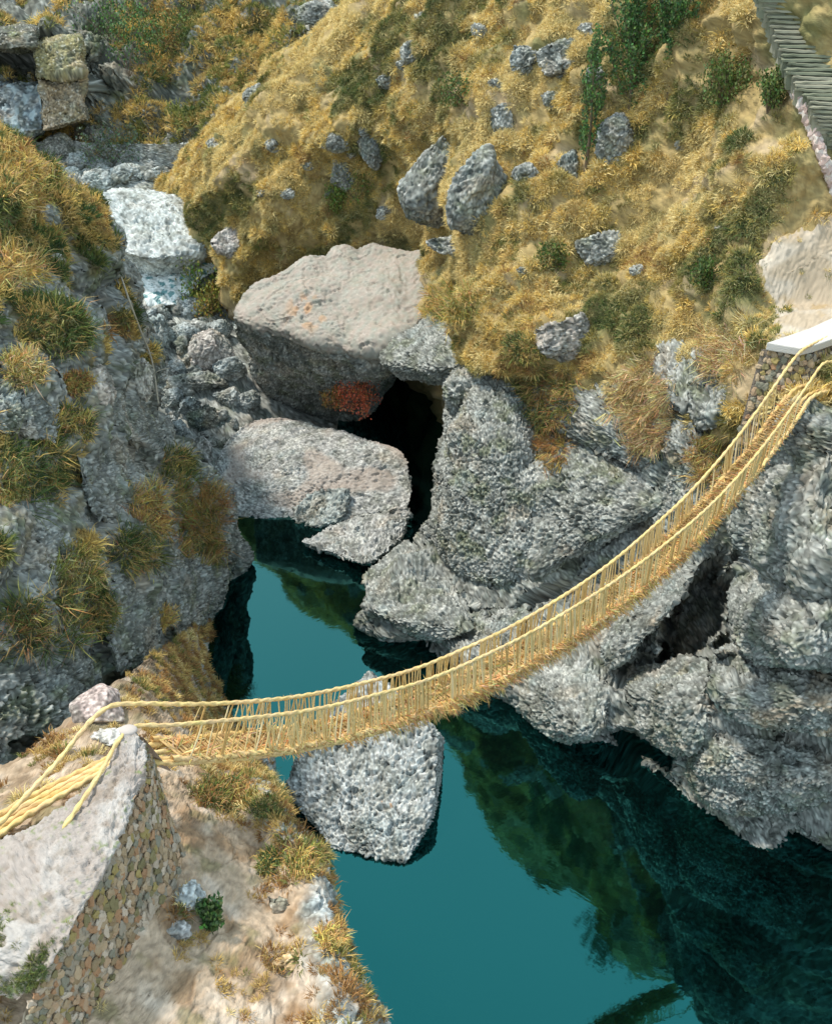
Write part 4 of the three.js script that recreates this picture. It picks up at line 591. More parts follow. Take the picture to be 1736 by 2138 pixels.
{ // the finer lashings between the ties, the sticks of the deck and the loose straw
  const fine = []; for (let i = 0; i < 760; i++) { const x = lerp(0.1, 0.9, rnd()), side = i & 1; if (n3(x * 22, side * 5, 8) > 0.35) continue; fine.push(tieGeo(side, x, rr(-0.09, 0.08), rr(0.006, 0.015), 0.05)); }
  part(bridge, 'lashings', mergeGeometries(fine), matTie[0], null, 'stuff');
  const st = []; for (let i = 0; i < 520; i++) { const x = lerp(0.03, 0.985, (i + rr(-0.3, 0.3)) / 520), a = deckC(x, -0.34 - rr(0, 0.07)), b = deckC(clamp(x + rr(-0.006, 0.006)), 0.34 + rr(0, 0.07)), up = rr(0.07, 0.13); a.y += up; b.y += up; st.push(new THREE.TubeGeometry(new THREE.LineCurve3(a, b), 1, rr(0.012, 0.022), 5)); }
  part(bridge, 'deck_sticks', mergeGeometries(st), matStick, null, 'stuff');
  const pal = [[0.78, 0.55, 0.2], [0.7, 0.42, 0.17], [0.8, 0.63, 0.32], [0.58, 0.35, 0.13]], tuftsB = [];
  for (let i = 0; i < 2300; i++) {
    const side = rnd() < 0.72 ? -1 : 1, x = clamp(rr(0.0, 1) * 0.9 + 0.06), thick = 0.12 + 0.88 * sstep(0.15, 0.35, x) * sstep(0.93, 0.75, x); if (rnd() > thick) continue;
    const g = blades(5, 0.05, rr(0.14, 0.29) * (0.6 + 0.4 * thick), { lean: 0.5, width: 0.009, palette: pal, droop: 0.1 });
    const p = deckC(x, side * rr(0.28, 0.37)); p.y += rr(-0.1, 0.22); const ax = perp.clone().multiplyScalar(side * rr(0.2, 1)).add(V(rr(-0.5, 0.5), rr(-1.2, 0.35), rr(-0.5, 0.5))).normalize();
    g.applyMatrix4(new THREE.Matrix4().compose(p, new THREE.Quaternion().setFromUnitVectors(V(0, 1, 0), ax), V(1, 1, 1))); tuftsB.push(g);
  }
  for (let i = 0; i < 1500; i++) { // straw matting over the sticks
    const x = lerp(0.03, 0.98, rnd()), p = deckC(x, rr(-0.28, 0.28)); p.y += 0.12;
    const g = blades(4, 0.06, rr(0.2, 0.4), { lean: 0.3, width: 0.012, palette: pal, droop: 0.1 }), ax = dirB.clone().multiplyScalar(rnd() < 0.5 ? 1 : -1).addScaledVector(perp, rr(-1, 1)).add(V(0, 0.12 + (x > 0.5 ? 1 : -1) * 0.1, 0)).normalize();
    g.applyMatrix4(new THREE.Matrix4().compose(p, new THREE.Quaternion().setFromUnitVectors(V(0, 1, 0), ax), V(1, 1, 1))); tuftsB.push(g);
  }
  for (let i = 0; i < 500; i++) { const x = rr(0.02, 0.99), p = rail(x, i & 1), g = blades(2, 0.02, rr(0.05, 0.12), { lean: 0.6, width: 0.004, palette: pal }); g.applyMatrix4(new THREE.Matrix4().compose(p, new THREE.Quaternion().setFromUnitVectors(V(0, 1, 0), V(rr(-1, 1), rr(-1, 1), rr(-1, 1)).normalize()), V(1, 1, 1))); tuftsB.push(g); }   // frayed ends along the rails
  part(bridge, 'straw', mergeGeometries(tuftsB), matGrass, null, 'stuff');
}

// ------------------------------------------------------------------ near abutment: mortar-topped wall of rubble stones
const stoneGeos = Array.from({ length: 7 }, () => { const g = ico(1).clone(), a = g.attributes.position, p = V(); const o = rr(0, 50); for (let i = 0; i < a.count; i++) { p.fromBufferAttribute(a, i); const q = Math.pow(Math.abs(p.x) ** 4 + Math.abs(p.y) ** 4 + Math.abs(p.z) ** 4, -0.25) * (1 + 0.5 * n3(p.x * 0.9 + o, p.y * 0.9, p.z * 0.9) + 0.12 * n3(p.x * 3 + o, p.y * 3, p.z * 3)); p.multiplyScalar(q); a.setXYZ(i, p.x, p.y, p.z); } g.computeVertexNormals(); const fl = g.toNonIndexed(); fl.computeVertexNormals(); return fl; });
const stoneMats = [[0.33, 0.27, 0.19], [0.25, 0.2, 0.13], [0.37, 0.28, 0.2], [0.27, 0.26, 0.23], [0.2, 0.21, 0.18], [0.4, 0.33, 0.24], [0.33, 0.21, 0.13], [0.46, 0.42, 0.37], [0.19, 0.18, 0.1], [0.29, 0.25, 0.11]].map(([r, g, b]) => std(r * 1.1, g * 1.03, b * 0.94, 0.95, { bumpMap: grain, bumpScale: 0.01 }));
const matStones = new THREE.MeshStandardMaterial({ vertexColors: true, roughness: 0.95 });
function rubble(parent, face, rows, cols, size, most) { // face(s, t) -> point on the wall; stones laid in rough courses
  const list = [], eye = camera.position;
  for (let j = 0; j < rows; j++) for (let i = 0; i < cols; i++) {
    const s = (i + 0.5 + (j & 1) * 0.5 + rr(-0.28, 0.28)) / cols, t = (j + 0.5 + rr(-0.25, 0.25)) / rows; if (s > 1) continue;
    const p = face(s, t), ds = face(Math.min(s + 0.02, 1), t).sub(face(Math.max(s - 0.02, 0), t)), dt = face(s, Math.min(t + 0.02, 1)).sub(face(s, Math.max(t - 0.02, 0))), ws = ds.length() / (Math.min(s + 0.02, 1) - Math.max(s - 0.02, 0)) / cols * 0.5, wt = dt.length() / (Math.min(t + 0.02, 1) - Math.max(t - 0.02, 0)) / rows * 0.5;
    if (ws < 0.015 || wt < 0.015) continue;
    const X = ds.normalize(), Y = dt.normalize().negate(), N = V().crossVectors(X, Y).normalize(); if (N.dot(eye.clone().sub(p)) < 0) N.negate(); Y.crossVectors(N, X);
    const m = new THREE.Matrix4().makeBasis(X, Y, N).multiply(new THREE.Matrix4().makeRotationZ(rr(-0.6, 0.6))).scale(V(Math.min(ws, size * 1.8) * rr(0.55, 1.25), Math.min(wt, size * 1.3) * rr(0.6, 1.3), size * rr(0.3, 0.55)));
    m.setPosition(p.addScaledVector(N, rr(-0.05, 0.0))); list.push([m, eye.distanceTo(p)]);
  }
  list.sort((a, b) => a[1] - b[1]);
  const rest = [];
  list.forEach(([m], i) => {
    const g = stoneGeos[Math.floor(rnd() * stoneGeos.length)], mt = stoneMats[Math.floor(rnd() * stoneMats.length)];
    if (i < most) { const o = part(parent, 'stone', g, mt); m.decompose(o.position, o.quaternion, o.scale); } else { const q = g.clone().applyMatrix4(m), nn = q.attributes.position.count, cc = mt.color, f = rr(0.8, 1.15); q.setAttribute('color', new THREE.Float32BufferAttribute(Array.from({ length: nn * 3 }, (_, j) => [cc.r, cc.g, cc.b][j % 3] * f), 3)); rest.push(q); }
  });
  if (rest.length) part(parent, 'small_stones', mergeGeometries(rest), matStones, null, 'stuff');
  console.log('stones', list.length);
}
const matMortar = new THREE.MeshStandardMaterial({ vertexColors: true, roughness: 0.95, bumpMap: grain, bumpScale: 0.02 });
{
  const ab = thing('stone_abutment', 'near bridge anchor wall of brown rubble stones under a whitish mortar top', 'wall');
  const top = [
    [H(306, 1562, 13.65), H(300, 1536, 13.87), H(272, 1527, 13.94), H(246, 1545, 13.81), H(238, 1580, 13.45)],
    [H(308, 1600, 13.69), H(300, 1590, 13.83), H(270, 1585, 13.85), H(235, 1592, 13.73), H(215, 1620, 13.29)],
    [H(277, 1690, 13.53), H(270, 1685, 13.64), H(232, 1660, 13.69), H(178, 1650, 13.56), H(160, 1670, 13.12)],
    [H(228, 1800, 13.45), H(220, 1792, 13.54), H(140, 1770, 13.59), H(60, 1735, 13.49), H(40, 1750, 13.04)],
    [H(168, 1906, 13.36), H(160, 1898, 13.46), H(60, 1870, 13.51), H(-80, 1800, 13.40), H(-110, 1820, 12.95)],
    [H(104, 2015, 13.29), H(96, 2008, 13.38), H(-20, 1980, 13.40), H(-180, 1930, 13.33), H(-210, 1950, 12.88)],
    [H(40, 2090, 12.84), H(30, 2085, 12.88), H(-90, 2060, 12.88), H(-240, 2030, 12.84), H(-270, 2050, 12.39)],
  ];
  const cap = sheet(top, 90, 200, {
    disp: (p) => 0.035 * n3(p.x * 1.5, p.y, p.z * 1.5) + 0.026 * n3(p.x * 5, p.y * 5, p.z * 5) + 0.018 * n3(p.x * 13, p.y * 13, p.z * 13) - 0.05 * sstep(0.18, 0.4, fbm(p.x * 2.4 + 8, p.y, p.z * 2.4, 4)) - 0.03 * sstep(0.94, 1, 1 - Math.abs(n3(p.x * 0.9, p.y, p.z * 0.9 + 4))),
    color: (p, u, v) => { const c = [0.37, 0.33, 0.305]; mix3(c, [0.45, 0.425, 0.405], sstep(-0.3, 0.4, n3(p.x * 0.8, p.y, p.z * 0.8))); mix3(c, [0.27, 0.22, 0.18], 0.8 * sstep(0.05, 0.55, fbm(p.x * 1.6 + 5, p.y, p.z * 1.6, 4))); mix3(c, [0.17, 0.22, 0.08], 0.8 * sstep(0.25, 0.5, 0.6 * fbm(p.x * 1.4 + 15, p.y, p.z * 1.4, 3) + 0.5 * n3b(p.x * 8, p.y * 8, p.z * 8) + 0.5 * sstep(0.8, 1, v) - 0.1)); mix3(c, [0.26, 0.22, 0.18], 0.6 * sstep(0.15, 0.45, fbm(p.x * 3.2, p.y * 3, p.z * 3.2 + 9, 4))); const m = 1 + 0.12 * n3b(p.x * 9, p.y * 9, p.z * 9) + 0.1 * n3b(p.x * 25, p.y * 25, p.z * 25); return c.map((q) => q * m); },
  });
  part(ab, 'coping', cap, matMortar, 'whitish mortar top');
  cover(cap, (p, u, v) => 260 * sstep(0.7, 0.92, v + 0.12 * n3(p.x, p.y, p.z)) * sstep(0, 0.4, n3b(p.x * 1.8, p.y, p.z * 1.8)) + 40 * sstep(0.85, 1, u) * sstep(0.1, 0.4, n3b(p.x * 2, p.y, p.z * 2)), (p) => pick(p, [[0.14, 0.2, 0.05], [0.2, 0.25, 0.07], OLIVE, [0.1, 0.15, 0.04]]), 0.24, 'weeds', 'small green weeds creeping over the mortar top of the near anchor wall', 'weeds', { down: 0.1 });
  const wallTop = [H(300, 1545, 13.77), H(309, 1600, 13.65), H(278, 1692, 13.46), H(229, 1802, 13.38), H(168, 1908, 13.30), H(104, 2018, 13.20), H(60, 2110, 12.95), H(20, 2200, 12.72)];
  const botEdge = [H(322, 1590, 13.20), H(350, 1680, 12.14), H(385, 1790, 11.71), H(350, 1885, 11.58), H(292, 1990, 11.50), H(232, 2105, 11.42), H(195, 2200, 11.38), H(150, 2320, 11.33)];
  const face = (s, t) => curve(wallTop, s).lerp(curve(botEdge, s), t);
  const core = sheet([wallTop, along((x) => face(x, 0.5), 0, 1, 7), botEdge], 60, 24, { disp: (p) => -0.035 + 0.03 * n3(p.x * 3, p.y * 3, p.z * 3) + 0.015 * n3(p.x * 12, p.y * 12, p.z * 12), color: (p) => { const m = 1 + 0.3 * n3(p.x * 6, p.y * 6, p.z * 6); return [0.4 * m, 0.34 * m, 0.26 * m]; } });
  part(ab, 'mortar', core, matMortar, 'brown mortar between the stones');
  rubble(ab, face, 13, 44, 0.072, 300);
  const tip = (s, t) => curve([H(240, 1555, 13.77), H(262, 1532, 13.87), H(300, 1540, 13.81)], s).lerp(V(-4.62 + s * 0.48, 12.37, -13.72 + s * 0.24), t);
  part(ab, 'end_face', sheet([along((s) => tip(s, 0), 0, 1, 4), along((s) => tip(s, 0.5), 0, 1, 4), along((s) => tip(s, 1), 0, 1, 4)], 10, 10, { color: () => [0.42, 0.36, 0.32] }), matMortar);
  part(ab, 'rope_saddle', (() => { const g = ico(6).clone(); g.scale(0.145, 0.06, 0.11); const q = H(268, 1524, 13.95); g.translate(q.x, q.y, q.z); g.computeVertexNormals(); return g; })(), std(0.5, 0.45, 0.42), 'pale lump over which the handrail rope runs');
}

// ------------------------------------------------------------------ far abutment with its white slab
{
  const ab = thing('stone_abutment', 'far bridge anchor wall of dark rubble stones under a white slab', 'wall');
  const poly = [H(1602, 722, 13.78), H(1668, 733, 13.78), H(1695, 727, 13.78), H(1800, 690, 13.78), H(1800, 640, 13.78), H(1690, 692, 13.78)].map((p) => [p.x, p.z]);
  const s = new THREE.Shape(poly.map(([x, z]) => new THREE.Vector2(x, -z)));
  const g = new THREE.ExtrudeGeometry(s, { depth: 0.17, bevelEnabled: true, bevelSize: 0.03, bevelThickness: 0.03, bevelSegments: 2 }); g.rotateX(-Math.PI / 2); g.translate(0, 13.68, 0);
  part(ab, 'slab', g, std(0.6, 0.59, 0.57, 0.9, { bumpMap: grain, bumpScale: 0.008 }), 'white slab');
  const a = V(9.62, 13.64, -28.35), b = V(10.92, 13.64, -27.95), c = V(12.71, 13.64, -29.58), down = (p, x, z) => V(p.x + x, 11, p.z + z);
  const f1 = (u, t) => a.clone().lerp(b, u).lerp(down(a, -0.5, 0.7).lerp(down(b, 0.1, 0.7), u), t), f2 = (u, t) => b.clone().lerp(c, u).lerp(down(b, 0.1, 0.7).lerp(down(c, 0.4, 0.5), u), t);
  for (const f of [f1, f2]) part(ab, 'mortar', sheet([along((x) => f(x, 0), 0, 1, 3), along((x) => f(x, 0.5), 0, 1, 3), along((x) => f(x, 1), 0, 1, 3)], 12, 12, { color: () => [0.2, 0.17, 0.14], disp: () => -0.06 }), matMortar);
  rubble(ab, f1, 15, 9, 0.1, 130); rubble(ab, f2, 15, 14, 0.1, 160);
}

// ------------------------------------------------------------------ path, stairway and its kerb wall on the hillside
{
  const rows = [[[1560, 560], [1600, 520], [1655, 480], [1720, 450], [1800, 430]], [[1580, 600], [1630, 570], [1690, 530], [1750, 500], [1850, 480]], [[1600, 660], [1645, 640], [1700, 620], [1765, 605], [1870, 600]], [[1605, 715], [1655, 700], [1700, 688], [1775, 680], [1870, 690]]];
  const net = rows.map((r, j) => r.map(([x, y]) => { const h = sightOn(x, y, [hillGeo]); return h.p.clone().add(V(0, 0.16, 0)); }));
  net[3] = [[1600, 724], [1655, 714], [1700, 704], [1775, 692], [1870, 700]].map(([x, y]) => H(x, y, 13.72));
  const g = sheet(net, 80, 90, { out: V(0, 1, 0), settle: (q, u, v) => { const y = dropOn(q.x, q.z, [hillGeo]); if (y !== null) q.y = Math.max(y, v > 0.8 ? 13.6 : 0) + 0.13 - 0.3 * (sstep(0.08, 0, u) + sstep(0.06, 0, v)) + 0.03 * n3(q.x * 2, 1, q.z * 2); }, disp: (p) => 0.05 * n3(p.x * 0.9, p.y, p.z * 0.9) + 0.02 * n3(p.x * 3, p.y * 3, p.z * 3), skin: (p) => 0.025 * n3(p.x * 6, p.y * 6, p.z * 6), color: (p, u, v) => { const c = [0.46, 0.385, 0.29]; mix3(c, [0.54, 0.48, 0.4], sstep(-0.2, 0.4, n3(p.x * 0.5, p.y, p.z * 0.5))); mix3(c, [0.4, 0.29, 0.15], 0.7 * sstep(0.2, 0.55, fbm(p.x * 1.1 + 9, p.y, p.z * 1.1, 3))); const e = Math.min(u, v * 0.8) + 0.07 * n3(p.x * 1.3, p.y, p.z * 1.3) + 0.04 * n3b(p.x * 5, p.y, p.z * 5); if (e < 0.09) { const q = earthy(p); c[0] = q[0]; c[1] = q[1]; c[2] = q[2]; } const m = 1 + 0.12 * n3b(p.x * 6, p.y * 6, p.z * 6); return c.map((q) => q * m); } });
  add(new THREE.Mesh(g, new THREE.MeshStandardMaterial({ vertexColors: true, roughness: 1 })), 'path', 'pale sandy path leading up from the white slab at the far bridge end', 'path', null, 'structure');

  cover(g, (p, u, v) => 26 * sstep(0.15, 0.45, fbm(p.x * 0.9, p.y, p.z * 0.9 + 30, 3) + 0.75 * sstep(0.14, 0, u) + 0.7 * sstep(0.14, 0, v) - 0.12 + 0.1 * sstep(0.9, 1, v)), (p) => pick(p, [OCHRE, STRAW, OLIVE, GOLD]), 0.45, 'weeds', 'sparse dry weeds on the sandy path above the white slab', 'weeds', { down: 0.1 });
  const n = 60, st = thing('stone_stairway', 'stone stairway of narrow grey steps climbing the hillside at the top right', 'stairs');
  const treads = [std(0.24, 0.25, 0.18), std(0.3, 0.3, 0.23), std(0.19, 0.21, 0.15)];
  const sg = [0, 1, 2].map(() => { // a rough slab whose front lip overhangs the riser
    const o = rr(0, 9), bend = (b) => { const p = b.attributes.position; for (let i = 0; i < p.count; i++) p.setXYZ(i, p.getX(i) + 0.1 * n3(p.getY(i) * 5 + o, p.getZ(i) * 3, 1), p.getY(i) + 0.02 * n3(p.getX(i) * 2 + o, 3, p.getZ(i)), p.getZ(i) + 0.05 * n3(p.getX(i) * 2 + o, p.getY(i) * 3, 7)); b.computeVertexNormals(); return b; };
    const slab = bend(new THREE.BoxGeometry(1.85, 0.06, 0.34, 12, 1, 2)), riser = bend(new THREE.BoxGeometry(1.75, 0.5, 0.26, 12, 2, 1)); riser.translate(0, -0.27, -0.08); return mergeGeometries([slab, riser]); });
  for (let i = 0; i < n; i++) { const f = i / (n - 1), p = stairLine.getPointAt(f), o = part(st, 'step', sg[i % 3], treads[Math.floor(rnd() * 3)]); o.position.copy(p).add(V(0, 0.36, 0)); o.rotation.y = rr(-0.04, 0.04) - 0.1; o.rotation.x = 0.1; o.rotation.z = rr(-0.03, 0.03); o.scale.x = rr(0.88, 1.1); }
  const kerb = [[1642, 186], [1668, 225], [1692, 285], [1715, 345], [1736, 400], [1750, 440]].map(([x, y]) => sightOn(x, y, [hillGeo]).p.add(V(0, 0.2, 0)));
  const kp = new THREE.CatmullRomCurve3(kerb), kw = thing('kerb_wall', 'low pinkish stone kerb wall along the lower left side of the stairway', 'wall');
  for (let i = 0; i < 34; i++) { const p = kp.getPointAt(i / 33), t = kp.getTangentAt(i / 33), o = part(kw, 'stone', stoneGeos[i % 7], [std(0.56, 0.45, 0.42), std(0.46, 0.35, 0.32), std(0.64, 0.58, 0.54)][i % 3]); o.position.copy(p); o.lookAt(p.clone().add(t)); o.scale.set(0.13, 0.16, 0.16); }
}

// ------------------------------------------------------------------ trees and shrubs
const matLeaf = new THREE.MeshStandardMaterial({ vertexColors: true, roughness: 0.7, side: THREE.DoubleSide }), matBark = std(0.16, 0.12, 0.08);
function leafCloud(spots, perSpot, spread, size, tones) { // many small leaves round each twig
  const pos = [], col = [], idx = [], q = new THREE.Quaternion(), e = new THREE.Euler(), v = V();
  for (const [s, w] of spots) for (let i = 0; i < perSpot * w; i++) {
    const c = s.clone().add(V(rr(-1, 1) * spread, rr(-1, 1.2) * spread * 2.2, rr(-1, 1) * spread)), L = size * rr(0.6, 1.3), W = L * 0.32; q.setFromEuler(e.set(rr(-0.9, 0.9), rnd() * 6.283, rr(-0.9, 0.9)));
    const k = pos.length / 3, t = tones[Math.floor(rnd() * tones.length)].map((x) => x * rr(0.7, 1.3));
    for (const [x, y] of [[0, 0], [-W, L * 0.5], [W, L * 0.5], [0, L]]) { v.set(x, y, 0).applyQuaternion(q).add(c); pos.push(v.x, v.y, v.z); col.push(...t); }
    idx.push(k, k + 2, k + 1, k + 1, k + 2, k + 3);
  }
  const g = new THREE.BufferGeometry(); g.setAttribute('position', new THREE.Float32BufferAttribute(pos, 3)); g.setAttribute('color', new THREE.Float32BufferAttribute(col, 3)); g.setIndex(idx); g.computeVertexNormals(); return g;
}
const TREE = [[0.06, 0.13, 0.04], [0.08, 0.18, 0.05], [0.13, 0.23, 0.06], [0.04, 0.09, 0.03]];
function tree(p, h, w, label, o = {}) { // stem, upswept limbs, narrow crown that ends in loose shoots
  const t = thing('tree', label, 'tree', 'dark trees on the hillside'); t.position.copy(p).add(V(0, -0.1, 0)); t.rotation.y = rnd() * 6;
  const tubes = [], top = V(rr(-0.1, 0.1) * h, h, rr(-0.1, 0.1) * h), spots = [], stem = new THREE.CatmullRomCurve3([V(0, -0.2, 0), V(rr(-0.1, 0.1), h * 0.35, rr(-0.1, 0.1)), V(top.x * 0.7, h * 0.7, top.z * 0.7), top]);
  const trunk = new THREE.TubeGeometry(stem, 12, 0.07, 6); { const a = trunk.attributes.position; for (let i = 0; i < a.count; i++) { const f = clamp(a.getY(i) / h), c = stem.getPoint(f), k = 1 - 0.85 * f; a.setXYZ(i, c.x + (a.getX(i) - c.x) * k, a.getY(i), c.z + (a.getZ(i) - c.z) * k); } }
  part(t, 'trunk', trunk, matBark);
  const n = o.limbs ?? 16, start = o.start ?? 0.12;
  for (let i = 0; i < n; i++) {
    const f = lerp(start, 0.92, i / (n - 1)), a = i * 2.4 + rr(-0.5, 0.5), prof = (o.profile ?? ((x) => Math.sin(Math.PI * Math.pow(x, 0.7)) * 0.9 + 0.12))(f), len = w * 0.5 * prof * rr(0.65, 1.2), b = stem.getPoint(f), e = b.clone().add(V(Math.cos(a) * len, len * rr(1.1, 2.3), Math.sin(a) * len)), m = b.clone().lerp(e, 0.55).add(V(Math.cos(a) * len * 0.15, -len * 0.12, Math.sin(a) * len * 0.15));
    tubes.push(new THREE.TubeGeometry(new THREE.QuadraticBezierCurve3(b, m, e), 4, 0.018, 4));
    for (let k = 1; k <= 4; k++) spots.push([new THREE.QuadraticBezierCurve3(b, m, e).getPoint(k / 4), 0.6 + 0.5 * prof]);
  }
  for (let k = 0; k < 5; k++) spots.push([stem.getPoint(0.8 + 0.05 * k), 0.5]);
  part(t, 'limbs', mergeGeometries(tubes), matBark);
  part(t, 'crown', leafCloud(spots, o.leaves ?? 36, w * 0.075, 0.11, o.tones ?? TREE), matLeaf);
  return t;
}
const onHill = (x, y) => sightOn(x, y, [hillGeo]).p;
const hpx = (p, d) => d * mPerPx(p) * 1.04;
{
  let p = onHill(1222, 345); tree(p, hpx(p, 245), hpx(p, 72), 'slender dark green tree, leftmost and tallest of the hillside trees', { limbs: 20, start: 0.05, leaves: 30, profile: (x) => 1.05 - 0.75 * x });
  p = onHill(1312, 235); tree(p, hpx(p, 205), hpx(p, 96), 'densest dark green tree with a spiky top, middle of the hillside trees', { limbs: 22, leaves: 52, profile: (x) => (x < 0.55 ? 1.1 : 0.32) });
  p = onHill(1392, 200); tree(p, hpx(p, 165), hpx(p, 76), 'round-topped dark green tree, rightmost of the tall hillside trees', { limbs: 20, start: 0.25, leaves: 56, profile: (x) => (x > 0.5 ? 1 : 0.45) });
  p = onHill(1340, 15); tree(p, hpx(p, 60), hpx(p, 50), 'small dark green tree cut by the top edge of the view', { limbs: 9, leaves: 26 });
  // trees higher on the slope, seen only as reflections in the river
  for (const [x, y, h, w] of [[1560, -520, 4.6, 'leftmost'], [1640, -560, 5.2, 'middle'], [1745, -540, 4.4, 'rightmost']]) { const q = onHill(x, y); tree(q, h, 2.2, 'dark tree high on the slope, ' + w + ' of the three whose tops the river mirrors', { limbs: 16, leaves: 36 }); }
}
function shrub(p, w, h, label, tones, o = {}) {
  const t = thing('shrub', label, 'shrub', o.group); t.position.copy(p); const stems = [], spots = [];
  for (let i = 0; i < (o.stems ?? 16); i++) { const a = rnd() * 6.283, r = Math.sqrt(rnd()) * w * 0.5, e = V(Math.cos(a) * r, h * rr(0.45, 1) * (1 - 0.5 * (r / w)), Math.sin(a) * r); stems.push(new THREE.TubeGeometry(new THREE.QuadraticBezierCurve3(V(0, -0.1, 0), V(e.x * 0.3, e.y * 0.6, e.z * 0.3), e), 4, 0.014, 4)); spots.push([e, 1], [e.clone().multiplyScalar(0.7), 0.8]); }
  part(t, 'stems', mergeGeometries(stems), matBark); part(t, 'foliage', leafCloud(spots, o.leaves ?? 60, w * 0.13, o.leaf ?? 0.1, tones), matLeaf); return t;
}
const DULL = [[0.07, 0.12, 0.03], [0.1, 0.15, 0.035], [0.14, 0.18, 0.05]], YG = [[0.12, 0.2, 0.03], [0.16, 0.22, 0.04], [0.2, 0.22, 0.05], [0.08, 0.14, 0.03]];
for (const [x, y, w, h, label, tones] of [
  [1510, 225, 100, 95, 'broad green bush in the grass right of the tall dark trees', DULL],
  [1600, 235, 60, 80, 'upright green bush at the left edge of the stairway', DULL],
  [970, 215, 90, 50, 'low green bush on the slope above the cleft outcrop', DULL],
  [745, 420, 90, 70, 'yellow-green bush at the foot of the rocky crease', YG],
  [700, 440, 60, 50, 'small olive bush in the hollow above the flat-topped boulder', YG],
  [1470, 590, 60, 40, 'small green bush in the grass below the sandy path', DULL],
  [1150, 560, 60, 36, 'dull green plant in the grass near the lichened rock', DULL],
]) { const q = onHill(x, y); shrub(q, hpx(q, w), hpx(q, h), label, tones); }
for (const [x, y, w, h, geos, label, tones] of [
  [440, 625, 140, 80, [gorgeGeo, hillGeo], 'bright green bush beside the stream left of the huge boulder', YG],
  [445, 660, 90, 50, [gorgeGeo, hillGeo], 'yellowish bush just below the bright green bush by the stream', [[0.35, 0.28, 0.06], [0.25, 0.24, 0.06]]],
  [320, 480, 40, 24, [gorgeGeo], 'tiny dark plant on the whitish boulder', DULL],
  [230, 345, 110, 60, [gorgeGeo, farGeo], 'grey-green bush in the far stream bed', [[0.09, 0.13, 0.08], [0.13, 0.17, 0.11]]],
  [270, 160, 150, 120, [farGeo], 'dark green bush on the far valley side beside the dark rock wall', TREE],
  [230, 90, 160, 110, [farGeo], 'dark grey-green bush at the top left above the dark rock wall', TREE],
  [360, 110, 120, 70, [farGeo], 'olive bush on the far valley side', DULL],
  [448, 1935, 60, 60, [bankGeo], 'small dark green plant on the brown earth bank', TREE],
]) { const q = sightOn(x, y, geos)?.p; if (!q) { console.log('no ground', x, y); continue; } shrub(q, hpx(q, w), hpx(q, h), label, tones, { leaf: w < 70 ? 0.09 : 0.16, stems: 12 }); }

// big grass tussocks that stand out one by one
function tussock(px, py, wpx, hpxl, geos, label, pal, o = {}) { // a mat of fine tufts rooted on the rock round one spot
  const hit = sightOn(px, py, geos); if (!hit) { console.log('no ground', px, py); return; }
  const s = mPerPx(hit.p), tuft = o.tuft ?? clamp(Math.min(wpx, hpxl) * s * 0.32, 0.16, 0.5), n = Math.round(clamp(wpx * hpxl * s * s / (tuft * tuft) * 2.6, 8, 70)), list = [], up = V(0, 1, 0);
  for (let i = 0; i < n; i++) {
    const a = rnd() * 6.283, r = Math.sqrt(rnd()), h = sightOn(px + Math.cos(a) * r * wpx * 0.42, py + Math.sin(a) * r * hpxl * 0.42, geos); if (!h || h.p.distanceTo(hit.p) > wpx * s * 1.5 + 1) continue;
    const nn = h.n.dot(camera.position.clone().sub(h.p)) < 0 ? h.n.clone().negate() : h.n, ax = up.clone().lerp(nn, 0.5).add(V(rr(-0.2, 0.2), -(o.hang ?? 0.1), rr(-0.2, 0.2))).normalize(), tone = pal[Math.floor(rnd() * pal.length)], near = [tone, tone.map((x) => x * 0.8), pal[Math.floor(rnd() * pal.length)]];
    const k = tuft * rr(0.75, 1.25), g = blades(46, k * 0.55, k * 1.15, { lean: 0.8, width: 0.011, palette: near, droop: 0.5 });
    g.applyMatrix4(new THREE.Matrix4().compose(h.p.sub(hit.p), new THREE.Quaternion().setFromUnitVectors(up, ax), V(1, 1, 1))); list.push(g);
  }
  const m = new THREE.Mesh(mergeGeometries(list), matGrass); m.position.copy(hit.p);
  return add(m, 'tussock', label, 'grass tussock', 'grass tussocks on the cliffs');
}
const GR = [GREEN, OLIVE, [0.13, 0.15, 0.04], OCHRE], GO = [GOLD, OCHRE, STRAW, OLIVE], RU = [RUSSET, OCHRE, [0.5, 0.28, 0.09], OLIVE], PALEG = [STRAW, [0.6, 0.44, 0.22], [0.55, 0.36, 0.16], [0.68, 0.55, 0.33]];
const LF = [leftGeo, ...massGeos.left], CF = [cliffGeo, hillGeo, ...massGeos.cliff];
tussock(60, 985, 170, 150, LF, 'large dark green and gold tussock at the left edge of the rock face', [...GR, GREEN], { hang: 0.2 });
tussock(20, 1030, 70, 60, LF, 'small golden tussock below the large green and gold one', GO);
tussock(158, 890, 90, 80, LF, 'round golden-green tussock on bare rock in the middle of the left face', [...GR, GOLD]);
tussock(330, 1065, 150, 120, LF, 'big orange-gold tussock on the shoulder above the pool', [...RU, GOLD, GOLD], { hang: 0.2 });
tussock(415, 1060, 130, 120, LF, 'russet tussock at the corner of the left face above the pool', RU, { hang: 0.3 });
tussock(370, 980, 80, 90, LF, 'yellow-green tussock on the upper edge of the shoulder above the pool', [...GR, GOLD]);
tussock(290, 1150, 130, 110, LF, 'dark green tussock hanging below the orange-gold one', GR, { hang: 0.4 });
tussock(420, 1140, 110, 100, LF, 'brown drooping tussock right above the water', [...RU, ...GR], { hang: 0.4 });
tussock(160, 1195, 110, 110, LF, 'golden tussock crowning the lower left rocks', [...GO, OLIVE]);
tussock(90, 1300, 190, 150, LF, 'wide green and brown tussock low on the left rock face', [...GR, RUSSET], { hang: 0.2 });
